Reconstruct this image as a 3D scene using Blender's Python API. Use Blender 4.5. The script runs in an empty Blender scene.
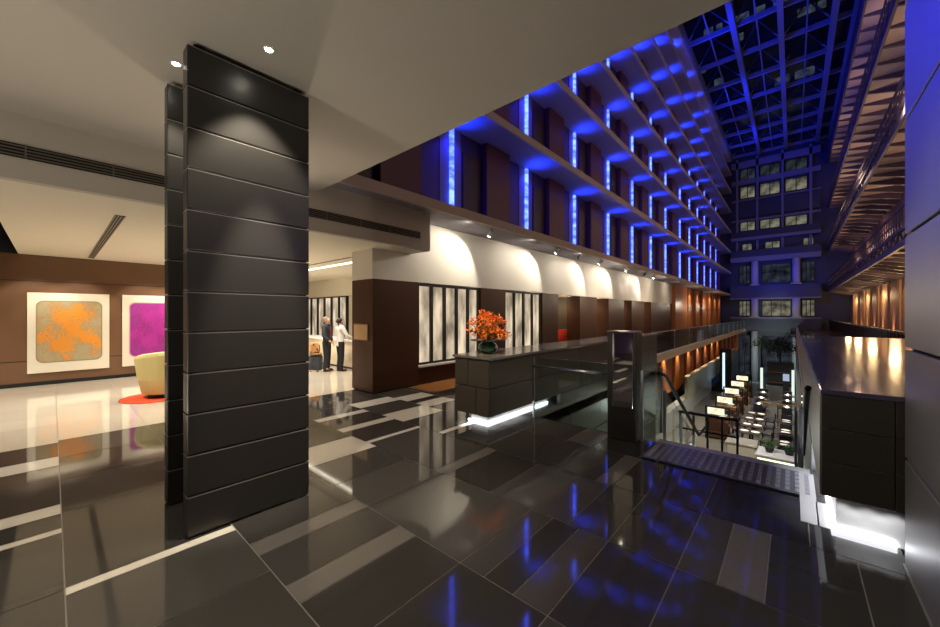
import bpy, math, random
from mathutils import Vector, Matrix
random.seed(7)
sc = bpy.context.scene
C = sc.collection
PI = math.pi

# ------------------------------------------------------------------ materials
def new_mat(name):
    m = bpy.data.materials.new(name); m.use_nodes = True
    nt = m.node_tree; nt.nodes.clear()
    out = nt.nodes.new('ShaderNodeOutputMaterial')
    return m, nt, out

def mat(name, col, rough=.5, metal=0.0, noise=None, scale=(1, 1, 1), bump=0.0, emit=None, estr=0.0, coat=0.0, col2=None, attr=None, spec=.5):
    """Principled surface; noise=(scale, contrast) mottles the colour, stretched by `scale`."""
    m, nt, out = new_mat(name)
    b = nt.nodes.new('ShaderNodeBsdfPrincipled')
    nt.links.new(b.outputs[0], out.inputs[0])
    b.inputs['Base Color'].default_value = (*col, 1)
    b.inputs['Roughness'].default_value = rough
    b.inputs['Metallic'].default_value = metal
    b.inputs['Coat Weight'].default_value = coat
    b.inputs['Coat Roughness'].default_value = .05
    b.inputs['Specular IOR Level'].default_value = spec
    src = None
    if attr:
        a = nt.nodes.new('ShaderNodeAttribute'); a.attribute_name = attr
        src = a.outputs['Color']
    if noise:
        tc = nt.nodes.new('ShaderNodeTexCoord'); mp = nt.nodes.new('ShaderNodeMapping')
        mp.inputs['Scale'].default_value = scale
        nt.links.new(tc.outputs['Object'], mp.inputs[0])
        n = nt.nodes.new('ShaderNodeTexNoise'); n.inputs['Scale'].default_value = noise[0]
        n.inputs['Detail'].default_value = 5; n.inputs['Roughness'].default_value = .6
        nt.links.new(mp.outputs[0], n.inputs['Vector'])
        rp = nt.nodes.new('ShaderNodeValToRGB')
        k = noise[1]
        rp.color_ramp.elements[0].position = .32; rp.color_ramp.elements[1].position = .68
        if attr:
            rp.color_ramp.elements[0].color = (1-k, 1-k, 1-k, 1); rp.color_ramp.elements[1].color = (1+k, 1+k, 1+k, 1)
            mx = nt.nodes.new('ShaderNodeMix'); mx.data_type = 'RGBA'; mx.blend_type = 'MULTIPLY'; mx.inputs[0].default_value = 1
            nt.links.new(src, mx.inputs[6]); nt.links.new(rp.outputs[0], mx.inputs[7]); src = mx.outputs[2]
        else:
            c2 = col2 or tuple(min(1, c*(1+k)) for c in col)
            c1 = col if col2 else tuple(c*(1-k) for c in col)
            rp.color_ramp.elements[0].color = (*c1, 1); rp.color_ramp.elements[1].color = (*c2, 1)
            src = rp.outputs[0]
        if bump:
            bp = nt.nodes.new('ShaderNodeBump'); bp.inputs['Strength'].default_value = bump; bp.inputs['Distance'].default_value = .01
            nt.links.new(n.outputs[0], bp.inputs['Height']); nt.links.new(bp.outputs[0], b.inputs['Normal'])
    if src is not None:
        nt.links.new(src, b.inputs['Base Color'])
    if emit:
        b.inputs['Emission Color'].default_value = (*emit, 1); b.inputs['Emission Strength'].default_value = estr
        if src is not None and emit == 'base':
            nt.links.new(src, b.inputs['Emission Color'])
    return m

def glow(name, col, s, noise=None, scale=(1, 1, 1)):
    m, nt, out = new_mat(name)
    e = nt.nodes.new('ShaderNodeEmission'); e.inputs[0].default_value = (*col, 1); e.inputs[1].default_value = s
    nt.links.new(e.outputs[0], out.inputs[0])
    if noise:
        tc = nt.nodes.new('ShaderNodeTexCoord'); mp = nt.nodes.new('ShaderNodeMapping'); mp.inputs['Scale'].default_value = scale
        nt.links.new(tc.outputs['Object'], mp.inputs[0])
        n = nt.nodes.new('ShaderNodeTexNoise'); n.inputs['Scale'].default_value = noise[0]; n.inputs['Detail'].default_value = 4
        nt.links.new(mp.outputs[0], n.inputs['Vector'])
        rp = nt.nodes.new('ShaderNodeValToRGB'); k = noise[1]
        rp.color_ramp.elements[0].position = .35; rp.color_ramp.elements[1].position = .65
        rp.color_ramp.elements[0].color = (*[c*(1-k) for c in col], 1); rp.color_ramp.elements[1].color = (*col, 1)
        nt.links.new(n.outputs[0], rp.inputs[0]); nt.links.new(rp.outputs[0], e.inputs[0])
    return m

def glassy(name, tint, refl=.5, rough=.02):
    """thin pane: transparent with a fresnel reflection"""
    m, nt, out = new_mat(name)
    t = nt.nodes.new('ShaderNodeBsdfTransparent'); t.inputs[0].default_value = (*tint, 1)
    g = nt.nodes.new('ShaderNodeBsdfGlossy'); g.inputs['Roughness'].default_value = rough
    lw = nt.nodes.new('ShaderNodeLayerWeight'); lw.inputs[0].default_value = .5
    pw = nt.nodes.new('ShaderNodeMath'); pw.operation = 'POWER'; pw.inputs[1].default_value = 4
    ma = nt.nodes.new('ShaderNodeMath'); ma.operation = 'MULTIPLY_ADD'; ma.inputs[1].default_value = .75; ma.inputs[2].default_value = refl
    mx = nt.nodes.new('ShaderNodeMixShader')
    nt.links.new(lw.outputs['Facing'], pw.inputs[0]); nt.links.new(pw.outputs[0], ma.inputs[0]); nt.links.new(ma.outputs[0], mx.inputs[0])
    nt.links.new(t.outputs[0], mx.inputs[1]); nt.links.new(g.outputs[0], mx.inputs[2])
    nt.links.new(mx.outputs[0], out.inputs[0])
    return m

def art_mat(name, c1, c2, c3, sc_):
    m, nt, out = new_mat(name)
    b = nt.nodes.new('ShaderNodeBsdfPrincipled'); b.inputs['Roughness'].default_value = .7
    tc = nt.nodes.new('ShaderNodeTexCoord')
    n = nt.nodes.new('ShaderNodeTexNoise'); n.inputs['Scale'].default_value = sc_*1.8; n.inputs['Detail'].default_value = 5
    v = nt.nodes.new('ShaderNodeTexVoronoi'); v.inputs['Scale'].default_value = sc_*16
    nt.links.new(tc.outputs['Object'], n.inputs['Vector']); nt.links.new(tc.outputs['Object'], v.inputs['Vector'])
    ln = nt.nodes.new('ShaderNodeVectorMath'); ln.operation = 'LENGTH'; nt.links.new(tc.outputs['Object'], ln.inputs[0])
    m1 = nt.nodes.new('ShaderNodeMath'); m1.operation = 'MULTIPLY_ADD'; m1.inputs[1].default_value = .38
    nt.links.new(ln.outputs['Value'], m1.inputs[0]); nt.links.new(n.outputs[0], m1.inputs[2])
    ad = nt.nodes.new('ShaderNodeMath'); ad.operation = 'MULTIPLY_ADD'; ad.inputs[1].default_value = .35
    nt.links.new(v.outputs['Distance'], ad.inputs[0]); nt.links.new(m1.outputs[0], ad.inputs[2])
    rp = nt.nodes.new('ShaderNodeValToRGB'); e = rp.color_ramp.elements
    e[0].position = .45; e[0].color = (*c2, 1); e[1].position = 1.0; e[1].color = (*c3, 1)
    k = e.new(.80); k.color = (*c2, 1); k = e.new(.93); k.color = (*c1, 1)
    nt.links.new(ad.outputs[0], rp.inputs[0]); nt.links.new(rp.outputs[0], b.inputs['Base Color'])
    nt.links.new(b.outputs[0], out.inputs[0])
    return m

def floor_mat():
    """polished stone tiles: colour per tile, fine speckle, glossy, grain bump"""
    m = mat('polished_stone', (.05, .05, .05), rough=.05, noise=(55, .55), attr='shade', spec=.5)
    nt = m.node_tree; b = [n for n in nt.nodes if n.type == 'BSDF_PRINCIPLED'][0]
    b.inputs['IOR'].default_value = 1.55
    tc = nt.nodes.new('ShaderNodeTexCoord'); n = nt.nodes.new('ShaderNodeTexNoise'); n.inputs['Scale'].default_value = 3
    nt.links.new(tc.outputs['Object'], n.inputs['Vector'])
    mr = nt.nodes.new('ShaderNodeMapRange'); mr.inputs[3].default_value = .03; mr.inputs[4].default_value = .085
    nt.links.new(n.outputs[0], mr.inputs[0]); nt.links.new(mr.outputs[0], b.inputs['Roughness'])
    return m

FLOOR = floor_mat()
GROUT = mat('grout', (.22, .21, .20), .5, noise=(40, .2))
CEIL = mat('ceiling_paint', (.52, .48, .42), .8, noise=(1.5, .03))
CREAM = mat('cream_paint', (.74, .69, .58), .75, noise=(2, .03))
WHITEWALL = mat('white_plaster', (.72, .68, .60), .6, noise=(2, .04))
DARKCEIL = mat('dark_void', (.012, .012, .014), .9, noise=(4, .2))
WOOD_H = mat('walnut_panel', (.165, .085, .045), .35, noise=(5, .6), scale=(1, .3, 1.8), coat=.15)
WOOD_V = mat('walnut_veneer', (.066, .027, .015), .42, noise=(5, .4), scale=(4, 4, .35), coat=.0, spec=.25)
WOOD_PIER = mat('brown_timber_pier', (.13, .042, .06), .4, noise=(5, .35), scale=(4, 4, .3))
WOOD_OR = mat('orange_timber', (.42, .15, .045), .4, noise=(4, .35), scale=(5, 5, .25))
WALLDARK = mat('blue_tinted_wall', (.055, .032, .17), .5, noise=(2, .3), scale=(1, 3, .5))  # blue of the strip light raised in the base colour
STONE = mat('charcoal_cladding', (.026, .025, .024), .34, noise=(9, .3), scale=(1, 1, 9), bump=.05)
DESK = mat('desk_stone_lit', (.075, .066, .056), .28, noise=(12, .35), scale=(1, 1, 3))  # counter stone made lighter; the desk's stronger light is in the colour
STONE_DESK = mat('brown_black_stone', (.036, .032, .027), .3, noise=(12, .35), scale=(1, 1, 3))
JOINT = mat('shadow_joint', (.006, .006, .006), .8, noise=(4, .1))
EDGE = mat('pale_metal_edge', (.32, .31, .29), .35, .6, noise=(30, .2))
BRONZE = mat('bronze_metal', (.30, .21, .13), .3, .9, noise=(20, .2))
STEEL = mat('brushed_steel', (.42, .44, .45), .32, 1.0, noise=(30, .15), scale=(1, 1, 8))
PANEL = mat('satin_metal_panel', (.36, .36, .385), .42, .75, noise=(30, .08), scale=(1, 1, 6))
CHROME = mat('mirror_panel', (.72, .70, .66), .03, 1.0, noise=(3, .02))
BLACK = mat('black_metal', (.012, .012, .013), .4, .3, noise=(20, .2))
DARK = mat('dark_upholstery', (.02, .02, .024), .6, noise=(20, .3))
COUNTER = mat('polished_counter', (.06, .055, .10), .15, noise=(20, .3), coat=.5)
WHITE = mat('white_enamel', (.8, .79, .76), .4, noise=(6, .03))
LINEN = mat('white_linen', (.75, .74, .70), .7, noise=(10, .05))
CONC = mat('slab_fascia', (.60, .53, .45), .6, noise=(3, .05))
SLABEDGE = mat('slab_soffit', (.36, .34, .40), .7, noise=(3, .05))
GREY = mat('pale_stone_wall', (.45, .46, .45), .35, noise=(14, .45))
GREEN_ST = mat('green_grey_parapet', (.30, .33, .22), .3, noise=(10, .25), scale=(1, .2, 4))
LOWFLOOR = mat('restaurant_stone_floor', (.15, .14, .12), .25, noise=(2, .35))
BEIGE_STONE = mat('beige_bar_stone', (.50, .46, .36), .35, noise=(8, .2))
GLASS = glassy('balustrade_glass', (.84, .91, .87), .07)
GLASS2 = glassy('clear_glass', (.90, .94, .92), .05)
ROOFGLASS = glassy('roof_glass', (.5, .6, .8), .03, .15)
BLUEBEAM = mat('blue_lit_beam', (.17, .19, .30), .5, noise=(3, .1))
GIRDER = mat('iron_girder', (.10, .075, .12), .45, .2, noise=(8, .25))
SOFFIT = mat('walkway_soffit', (.62, .52, .40), .7, noise=(4, .1))
FACADE = mat('far_facade', (.035, .045, .075), .5, noise=(3, .2))
FACADE_L = mat('far_facade_ledge', (.20, .20, .26), .5, noise=(3, .1))
FACADE_COL = mat('far_facade_column', (.42, .44, .52), .5, noise=(4, .1))
BLUE_STRIP = glow('blue_light', (.05, .09, 1.0), 8, noise=(2.2, .75), scale=(1, 1, 3))
LENS = glow('lamp_lens', (1.0, .93, .78), 60)
LED = glow('white_led', (.93, .95, 1.0), 5)
SCREEN = glow('backlit_panel', (1.0, .80, .56), .75, noise=(3, .75), scale=(1, 1, .35))
WINGLOW = glow('lit_window', (.85, .80, .58), .20, noise=(1.2, .85), scale=(1, 1, 1))
WINDIM = glow('dim_window', (.35, .42, .55), .07, noise=(1.2, .9))
LAMPTOP = glow('lamp_glow', (1.0, .90, .60), 1.25, noise=(3, .5))
CANDLE = glow('table_light', (1.0, .92, .78), 6)
RED = mat('orange_red_petal', (1.0, .17, .02), .5, noise=(20, .4))
REDF = mat('red_fabric', (.55, .03, .015), .7, noise=(12, .3))
RUG = mat('orange_rug_pile', (.60, .06, .01), .9, noise=(30, .3), bump=.3)
YELLOW = mat('pale_yellow_fabric', (.62, .52, .22), .7, noise=(20, .12))
GREENGLASS = mat('green_glazed', (.01, .09, .035), .08, noise=(6, .5), coat=.8)
LEAF = mat('green_leaf', (.05, .16, .03), .5, noise=(9, .5))
DLEAF = mat('dark_leaf', (.02, .05, .025), .5, noise=(9, .5))
AMBER = mat('amber_leather', (.28, .12, .03), .45, noise=(9, .3))
GOLD = mat('brass_rail', (.80, .48, .16), .3, .8, noise=(9, .1))
SKIN = mat('skin', (.62, .36, .26), .5, noise=(20, .08))
SUIT = mat('charcoal_suit', (.03, .03, .04), .8, noise=(30, .2))
SHIRT = mat('white_shirt', (.78, .77, .74), .8, noise=(20, .04))
TROU = mat('black_trousers', (.012, .012, .015), .8, noise=(30, .2))
HAIRD = mat('dark_hair', (.02, .014, .01), .5, noise=(40, .3))
HAIRG = mat('ginger_grey_hair', (.34, .20, .13), .5, noise=(40, .3))
COAT = mat('tan_coat', (.42, .19, .06), .8, noise=(20, .2))
MARBLE = mat('cream_mat_board', (.80, .74, .62), .6, noise=(3, .03))
TABLE = mat('dark_tabletop', (.07, .05, .035), .25, noise=(8, .3))
TACT = mat('tactile_studs', (.30, .30, .33), .35, .3, noise=(20, .2))

# ------------------------------------------------------------------ mesh builder
class MB:
    def __init__(s): s.v = []; s.f = []; s.m = []
    def face(s, pts, mi=0):
        i = len(s.v); s.v += [tuple(p) for p in pts]; s.f.append(tuple(range(i, i+len(pts)))); s.m.append(mi); return s
    def box(s, a, b, mi=0, bev=0.0):
        x0, x1 = sorted((a[0], b[0])); y0, y1 = sorted((a[1], b[1])); z0, z1 = sorted((a[2], b[2]))
        if bev <= 0:
            i = len(s.v)
            s.v += [(x0,y0,z0),(x1,y0,z0),(x1,y1,z0),(x0,y1,z0),(x0,y0,z1),(x1,y0,z1),(x1,y1,z1),(x0,y1,z1)]
            for q in ((0,3,2,1),(4,5,6,7),(0,1,5,4),(1,2,6,5),(2,3,7,6),(3,0,4,7)):
                s.f.append(tuple(i+k for k in q)); s.m.append(mi)
            return s
        d = bev; i = len(s.v); idx = {}
        for sx in (0,1):
            for sy in (0,1):
                for sz in (0,1):
                    px, py, pz = (x0,x1)[sx], (y0,y1)[sy], (z0,z1)[sz]
                    qx, qy, qz = px+(d,-d)[sx], py+(d,-d)[sy], pz+(d,-d)[sz]
                    for ax, p in enumerate(((px,qy,qz),(qx,py,qz),(qx,qy,pz))):
                        idx[(sx,sy,sz,ax)] = len(s.v); s.v.append(p)
        def q(*k): s.f.append(tuple(idx[t] for t in k)); s.m.append(mi)
        for t in (0,1):
            q((t,0,0,0),(t,1,0,0),(t,1,1,0),(t,0,1,0)); q((0,t,0,1),(1,t,0,1),(1,t,1,1),(0,t,1,1)); q((0,0,t,2),(1,0,t,2),(1,1,t,2),(0,1,t,2))
        for u in (0,1):
            for w in (0,1):
                q((0,u,w,1),(1,u,w,1),(1,u,w,2),(0,u,w,2)); q((u,0,w,0),(u,1,w,0),(u,1,w,2),(u,0,w,2)); q((u,w,0,0),(u,w,1,0),(u,w,1,1),(u,w,0,1))
        for sx in (0,1):
            for sy in (0,1):
                for sz in (0,1): q((sx,sy,sz,0),(sx,sy,sz,1),(sx,sy,sz,2))
        return s
    def tube(s, pts, r, n=8, mi=0, caps=True):
        pts = [Vector(p) for p in pts]; rs = r if isinstance(r, (list, tuple)) else [r]*len(pts)
        rings = []
        for k, p in enumerate(pts):
            t = (pts[min(k+1, len(pts)-1)]-pts[max(k-1, 0)]).normalized()
            up = Vector((0,0,1)) if abs(t.z) < .95 else Vector((1,0,0))
            u = t.cross(up).normalized(); w = t.cross(u)
            i = len(s.v)
            for j in range(n):
                a = 2*PI*j/n; q = p+(u*math.cos(a)+w*math.sin(a))*rs[k]; s.v.append(tuple(q))
            rings.append(i)
        for a, b in zip(rings, rings[1:]):
            for j in range(n):
                s.f.append((a+j, a+(j+1)%n, b+(j+1)%n, b+j)); s.m.append(mi)
        if caps:
            s.f.append(tuple(rings[0]+j for j in range(n))[::-1]); s.m.append(mi)
            s.f.append(tuple(rings[-1]+j for j in range(n))); s.m.append(mi)
        return s
    def lathe(s, prof, c=(0,0,0), n=24, mi=0, sx=1.0, sy=1.0):
        rings = []
        for r, z in prof:
            i = len(s.v)
            for j in range(n):
                a = 2*PI*j/n; s.v.append((c[0]+r*sx*math.cos(a), c[1]+r*sy*math.sin(a), c[2]+z))
            rings.append(i)
        for a, b in zip(rings, rings[1:]):
            for j in range(n):
                s.f.append((a+j, a+(j+1)%n, b+(j+1)%n, b+j)); s.m.append(mi)
        s.f.append(tuple(rings[0]+j for j in range(n))[::-1]); s.m.append(mi)
        s.f.append(tuple(rings[-1]+j for j in range(n))); s.m.append(mi)
        return s
    def leaf(s, p, d, l, w, mi=0):
        p = Vector(p); d = Vector(d).normalized(); u = d.cross(Vector((random.random()-.5, random.random()-.5, random.random()-.5))).normalized()*w/2
        return s.face((p, p+d*l*.5+u, p+d*l, p+d*l*.5-u), mi)
    def build(s, name, mats, parent=None, smooth=False, world=True):
        me = bpy.data.meshes.new(name)
        off = Vector((0,0,0))
        if parent is not None and world:
            p = parent
            while p is not None: off += p.location; p = p.parent
        me.from_pydata([tuple(Vector(v)-off) for v in s.v] if off.length else s.v, [], s.f)
        mats = mats if isinstance(mats, (list, tuple)) else [mats]
        for m in mats: me.materials.append(m)
        for p, k in zip(me.polygons, s.m): p.material_index = min(k, len(mats)-1); p.use_smooth = smooth
        me.update()
        o = bpy.data.objects.new(name, me); C.objects.link(o)
        if parent is not None: o.parent = parent
        return o

def tag(o, label=None, cat=None, group=None, kind=None):
    if label: o['label'] = label
    if cat: o['category'] = cat
    if group: o['group'] = group
    if kind: o['kind'] = kind
    return o
def struct(o): o['kind'] = 'structure'; return o
def thing(name, label, cat, loc=(0,0,0), rz=0, group=None, kind=None):
    o = bpy.data.objects.new(name, None); C.objects.link(o); o.location = loc; o.rotation_euler = (0,0,rz); o.empty_display_size = .1
    return tag(o, label, cat, group, kind)
def copy_tree(o, parent=None):
    c = o.copy(); C.objects.link(c)
    if parent is not None: c.parent = parent
    for ch in list(o.children): copy_tree(ch, c)
    return c
def light(kind, loc, energy, col, aim=None, size=.1, spot=60, blend=.6, sizey=None):
    d = bpy.data.lights.new('lamp', kind); d.energy = energy; d.color = col
    o = bpy.data.objects.new('lamp', d); C.objects.link(o); o.location = loc
    if kind == 'SPOT': d.spot_size = math.radians(spot); d.spot_blend = blend; d.shadow_soft_size = size
    elif kind == 'POINT': d.shadow_soft_size = size
    elif kind == 'AREA':
        d.size = size
        if sizey: d.shape = 'RECTANGLE'; d.size_y = sizey
    if aim is not None:
        o.rotation_euler = (Vector(aim)-Vector(loc)).to_track_quat('-Z', 'Y').to_euler()
    return o
ORD = ['first','second','third','fourth','fifth','sixth','seventh','eighth','ninth','tenth','eleventh','twelfth','thirteenth','fourteenth','fifteenth','sixteenth']

# ------------------------------------------------------------------ camera (eye 1.8 m, level, 103 degree wide angle)
cd = bpy.data.cameras.new('camera'); cam = bpy.data.objects.new('camera', cd); C.objects.link(cam)
cd.sensor_width = 36; cd.lens = 367.4/940*36; cd.shift_y = .5/940; cd.clip_end = 300; cd.clip_start = .05
cam.location = (0, 0, 1.8); cam.rotation_euler = (PI/2, 0, math.atan(323/367.4))
sc.camera = cam

# ================================================================== FLOOR
Yb = [-6.69, -5.73, -4.77, -3.81, -2.85, -1.87, -.90, .055, 1.015, 1.95, 2.92, 3.88, 4.83, 5.79, 6.75, 7.71, 8.67]
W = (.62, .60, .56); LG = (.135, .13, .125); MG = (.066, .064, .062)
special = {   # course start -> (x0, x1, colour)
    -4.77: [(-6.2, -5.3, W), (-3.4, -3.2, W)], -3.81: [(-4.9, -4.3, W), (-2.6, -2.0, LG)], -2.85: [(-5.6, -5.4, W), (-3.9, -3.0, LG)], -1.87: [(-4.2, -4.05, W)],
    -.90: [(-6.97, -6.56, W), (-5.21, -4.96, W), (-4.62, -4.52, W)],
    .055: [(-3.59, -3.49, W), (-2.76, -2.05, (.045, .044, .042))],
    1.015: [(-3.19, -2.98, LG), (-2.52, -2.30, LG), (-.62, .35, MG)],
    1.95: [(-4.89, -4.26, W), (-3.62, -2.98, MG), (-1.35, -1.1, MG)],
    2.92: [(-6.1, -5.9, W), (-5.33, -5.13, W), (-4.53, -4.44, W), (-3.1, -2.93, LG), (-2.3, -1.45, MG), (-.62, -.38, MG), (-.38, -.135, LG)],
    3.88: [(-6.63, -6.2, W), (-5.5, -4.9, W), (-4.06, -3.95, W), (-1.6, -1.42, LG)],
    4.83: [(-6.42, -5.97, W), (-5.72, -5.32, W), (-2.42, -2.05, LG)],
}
cuts = {.055: [-2.76, -2.05, -1.1], 1.015: [-1.81, -1.1], 1.95: [-1.81, -1.59, -1.1, -.62], 2.92: [-1.1, -.62, .35], 3.88: [-1.1, -.62, .1]}
mb = MB(); shades = []
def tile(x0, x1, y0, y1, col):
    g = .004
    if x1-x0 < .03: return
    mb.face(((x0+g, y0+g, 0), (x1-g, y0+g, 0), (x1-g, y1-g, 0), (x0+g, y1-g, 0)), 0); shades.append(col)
def shade_dark(x):
    k = random.uniform(.72, 1.3); return (.047*k, .046*k, .045*k)
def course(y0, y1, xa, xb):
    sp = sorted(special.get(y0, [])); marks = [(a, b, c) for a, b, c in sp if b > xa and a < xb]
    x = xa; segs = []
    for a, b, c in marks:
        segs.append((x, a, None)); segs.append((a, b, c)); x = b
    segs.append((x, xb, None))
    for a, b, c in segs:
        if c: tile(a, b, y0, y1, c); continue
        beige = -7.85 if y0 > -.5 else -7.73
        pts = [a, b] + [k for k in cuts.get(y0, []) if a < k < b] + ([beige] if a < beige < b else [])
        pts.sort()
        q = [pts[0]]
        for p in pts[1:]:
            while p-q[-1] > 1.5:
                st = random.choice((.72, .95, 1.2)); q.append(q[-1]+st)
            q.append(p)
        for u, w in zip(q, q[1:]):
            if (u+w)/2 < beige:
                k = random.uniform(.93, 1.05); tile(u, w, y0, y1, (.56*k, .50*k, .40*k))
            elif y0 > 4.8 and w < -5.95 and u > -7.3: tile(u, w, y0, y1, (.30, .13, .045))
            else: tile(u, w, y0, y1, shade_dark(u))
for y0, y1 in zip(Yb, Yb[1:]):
    xb = .62 if y1 < 4.9 else -3.5
    if y0 == 4.83:
        course(4.83, 5.60, -18.4, -1.45)
        tile(.16, .62, 4.83, 5.79, MG)
        course(5.61, 5.79, -18.4, -3.5)
        continue
    course(y0, y1, -18.4, xb)
nfl = len(shades)
# passage beyond the reception hall, along the atrium edge
y = 8.67
while y < 57:
    tile(-10.2, -7.2, y, y+2, (.2, .17, .13)); tile(-7.2, -4.55, y, y+2, shade_dark(0)); y += 2
nfl = len(shades)
mb.box((-18.4, -6.69, -.32), (.62, 4.83, -.004), 1); mb.box((-18.4, 4.83, -.32), (-1.45, 5.6, -.004), 1)
mb.box((-18.4, 5.6, -.32), (-3.52, 13.7, -.004), 1); mb.box((-10.4, 13.7, -.32), (-4.5, 58, -.004), 1); mb.box((.16, 4.83, -.32), (5, 5.79, -.004), 1)
fl = struct(mb.build('floor', [FLOOR, GROUT]))
ca = fl.data.color_attributes.new('shade', 'FLOAT_COLOR', 'CORNER')
for p in fl.data.polygons:
    c = shades[p.index] if p.index < nfl else (.2, .2, .2)
    for li in p.loop_indices: ca.data[li].color = (*c, 1)
# the restaurant floor below, the lower court beyond it, the side walkway on the right
struct(MB().box((-6.6, 4.9, -4.4), (.15, 33.4, -4.1)).build('floor_restaurant', LOWFLOOR))
struct(MB().box((-7, 33.4, -6.9), (5, 58, -6.6)).build('floor_court', LOWFLOOR))
struct(MB().box((.15, 13.8, -.3), (5.0, 58, -.02)).build('floor_walkway', mat('walkway_floor', (.08, .05, .04), .2, noise=(6, .3))))

# ================================================================== LOBBY SHELL
struct(MB().box((-6.4, -6.69, 4.0), (1.2, 3.15, 4.6)).build('ceiling', CEIL))
struct(MB().box((-18.4, -.55, 3.282), (-6.52, 5.80, 3.4)).box((-18.4, 5.80, 3.282), (-7.45, 8.1, 3.4)).build('ceiling_lounge', CREAM))
struct(MB().box((-18.4, -6.69, 4.0), (-6.6, -.55, 4.3)).build('ceiling_recess', DARKCEIL))
struct(MB().box((-6.52, -6.69, 3.28), (-6.4, 5.86, 4.17)).build('trim_1', CEIL))          # bulkhead
struct(MB().box((-7.11, 5.80, 3.28), (-6.52, 5.86, 4.14)).build('trim_2', CEIL))
struct(MB().box((-14.5, -6.69, 0), (-14.29, 4.2, 3.281)).box((-14.5, -6.69, 3.281), (-14.29, -.56, 4.0), 1).build('wall_left', [WOOD_H, DARKCEIL]))
struct(MB().box((-18.4, -6.9, 0), (1.2, -6.69, 4.3)).build('wall_back', WALLDARK))
struct(MB().box((-18.6, 4.2, 0), (-18.4, 9.0, 3.4)).box((-18.4, 4.0, 0), (-14.5, 4.2, 3.4)).build('wall_alcove', CREAM))
struct(MB().box((-18.4, 8.1, 0), (-10.4, 8.3, 3.4)).box((-18.4, 7.9, 2.55), (-10.4, 8.1, 3.281)).build('wall_reception', CREAM))
struct(MB().box((-10.4, 8.1, 0), (-10.2, 58, 4.1)).build('wall_passage', mat('passage_wall', (.09, .06, .045), .5, noise=(3, .2))))
struct(MB().box((-10.2, 8.3, 2.75), (-7.85, 58, 2.9)).build('ceiling_passage', CREAM))
# white header wall above the timber columns
struct(MB().box((-7.45, 6.12, 2.6), (-7.15, 32.2, 4.145)).build('wall_header', WHITEWALL))
struct(MB().box((-7.45, 5.82, 3.285), (-7.15, 6.12, 4.145)).build('trim_24', WHITEWALL))
# timber grooves on the left wall
g = MB()
for z in (.62, 2.62): g.box((-14.295, -6.6, z), (-14.283, 4.2, z+.012))
for yy in (-3.5, -.9, 2.9): g.box((-14.295, yy, 0), (-14.283, yy+.01, 3.28))
struct(g.build('trim_3', JOINT))
struct(MB().box((-14.29, -6.6, 0), (-14.26, 4.2, .09)).build('baseboard_left', JOINT))

# right wall of satin metal panels
rp = MB()
zs = [0.0, .77, 1.555, 2.36, 3.17, 3.98, 4.8, 5.6, 6.4]
for a, b in zip(zs, zs[1:]):
    yy = -6.6
    for y1 in (-4.0, -1.3, 1.35, 4.03):
        rp.box((.60, yy+.008, a+.011), (.66, y1-.008, b-.011), 0, .005); yy = y1
rp.box((.64, -6.6, 0), (1.2, 4.03, 6.4), 1); rp.box((.592, -6.6, 0), (.66, 4.03, .012), 2)
struct(rp.build('wall_right', [PANEL, JOINT, EDGE]))

# ================================================================== ATRIUM SHELL
SL = [4.15, 6.97, 9.65, 12.25, 14.85, 17.4, 19.7]
TOP = 21.6
bays = [7.3, 11.1, 14.9, 18.75, 22.5, 26.25, 30.0, 34.6, 38.3, 42.0, 45.8, 49.6, 53.4]
for i, zb in enumerate(SL):
    struct(MB().box((-7.15, 3.16, zb), (-6.02, 58, zb+.17)).box((-6.05, 3.16, zb-.02), (-5.98, 58, zb+.2), 1).build('trim_%d' % (4+i), [SLABEDGE, CONC]))
wl = MB(); pw = MB()
wl.box((-7.5, 3.16, 4.17), (-7.15, 58, TOP), 0); struct(MB().box((-7.15, 3.16, TOP-.1), (-5.95, 58, TOP+.55)).build('trim_32', CONC))
for i, zb in enumerate(SL):
    zt = SL[i+1] if i < 6 else TOP
    for yb in [3.5]+bays:
        pw.box((-7.15, yb+1.35, zb+.17), (-6.93, yb+2.55, zt), 0, .01)       # brown timber pier
        pw.box((-7.15, yb-.42, zb+.17), (-7.135, yb+.42, zt), 2)              # pale panel added so a blue halo shows around the strip
        pw.box((-7.15, yb+.5, zb+.17), (-7.11, yb+1.25, zb+2.3), 1)          # dark door leaf
struct(wl.build('wall_hotel', WALLDARK)); struct(pw.build('trim_30', [WOOD_PIER, mat('door_leaf', (.05, .03, .035), .4, noise=(4, .3), scale=(3, 3, .3)), mat('halo_panel', (.20, .20, .30), .6, noise=(3, .2))]))
LV = ['first', 'second', 'third', 'fourth', 'fifth', 'sixth', 'seventh']
strip_me = {}
for i, zb in enumerate(SL):
    zt = SL[i+1] if i < 6 else TOP
    n = 0
    for k, yb in enumerate(bays):
        if yb < 3.15*(zt-.1-1.8)/2.2*.97: continue
        o = MB().box((-7.133, yb-.055, zb+.17), (-7.05, yb+.055, zt-.04)).build('light_strip', BLUE_STRIP)
        tag(o, 'tall blue light strip on the %s hotel level up, %s from the near end' % (LV[i], ORD[n]), 'wall light', 'blue light strips on the %s hotel level' % LV[i])
        n += 1
        if k < 10: light('SPOT', (-6.72, yb, zt-.55), 50 if i < 4 else 60, (.008, .035, 1), (-6.55, yb, zt), .04, 118, .9)
        if k < 8 and i < 4: light('SPOT', (-6.85, yb, zt-.08), 80, (.02, .02, 1), (-7.1, yb, zb+.4), .03, 105, 1)  # added spot widens the strip's blue halo on the wall

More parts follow.
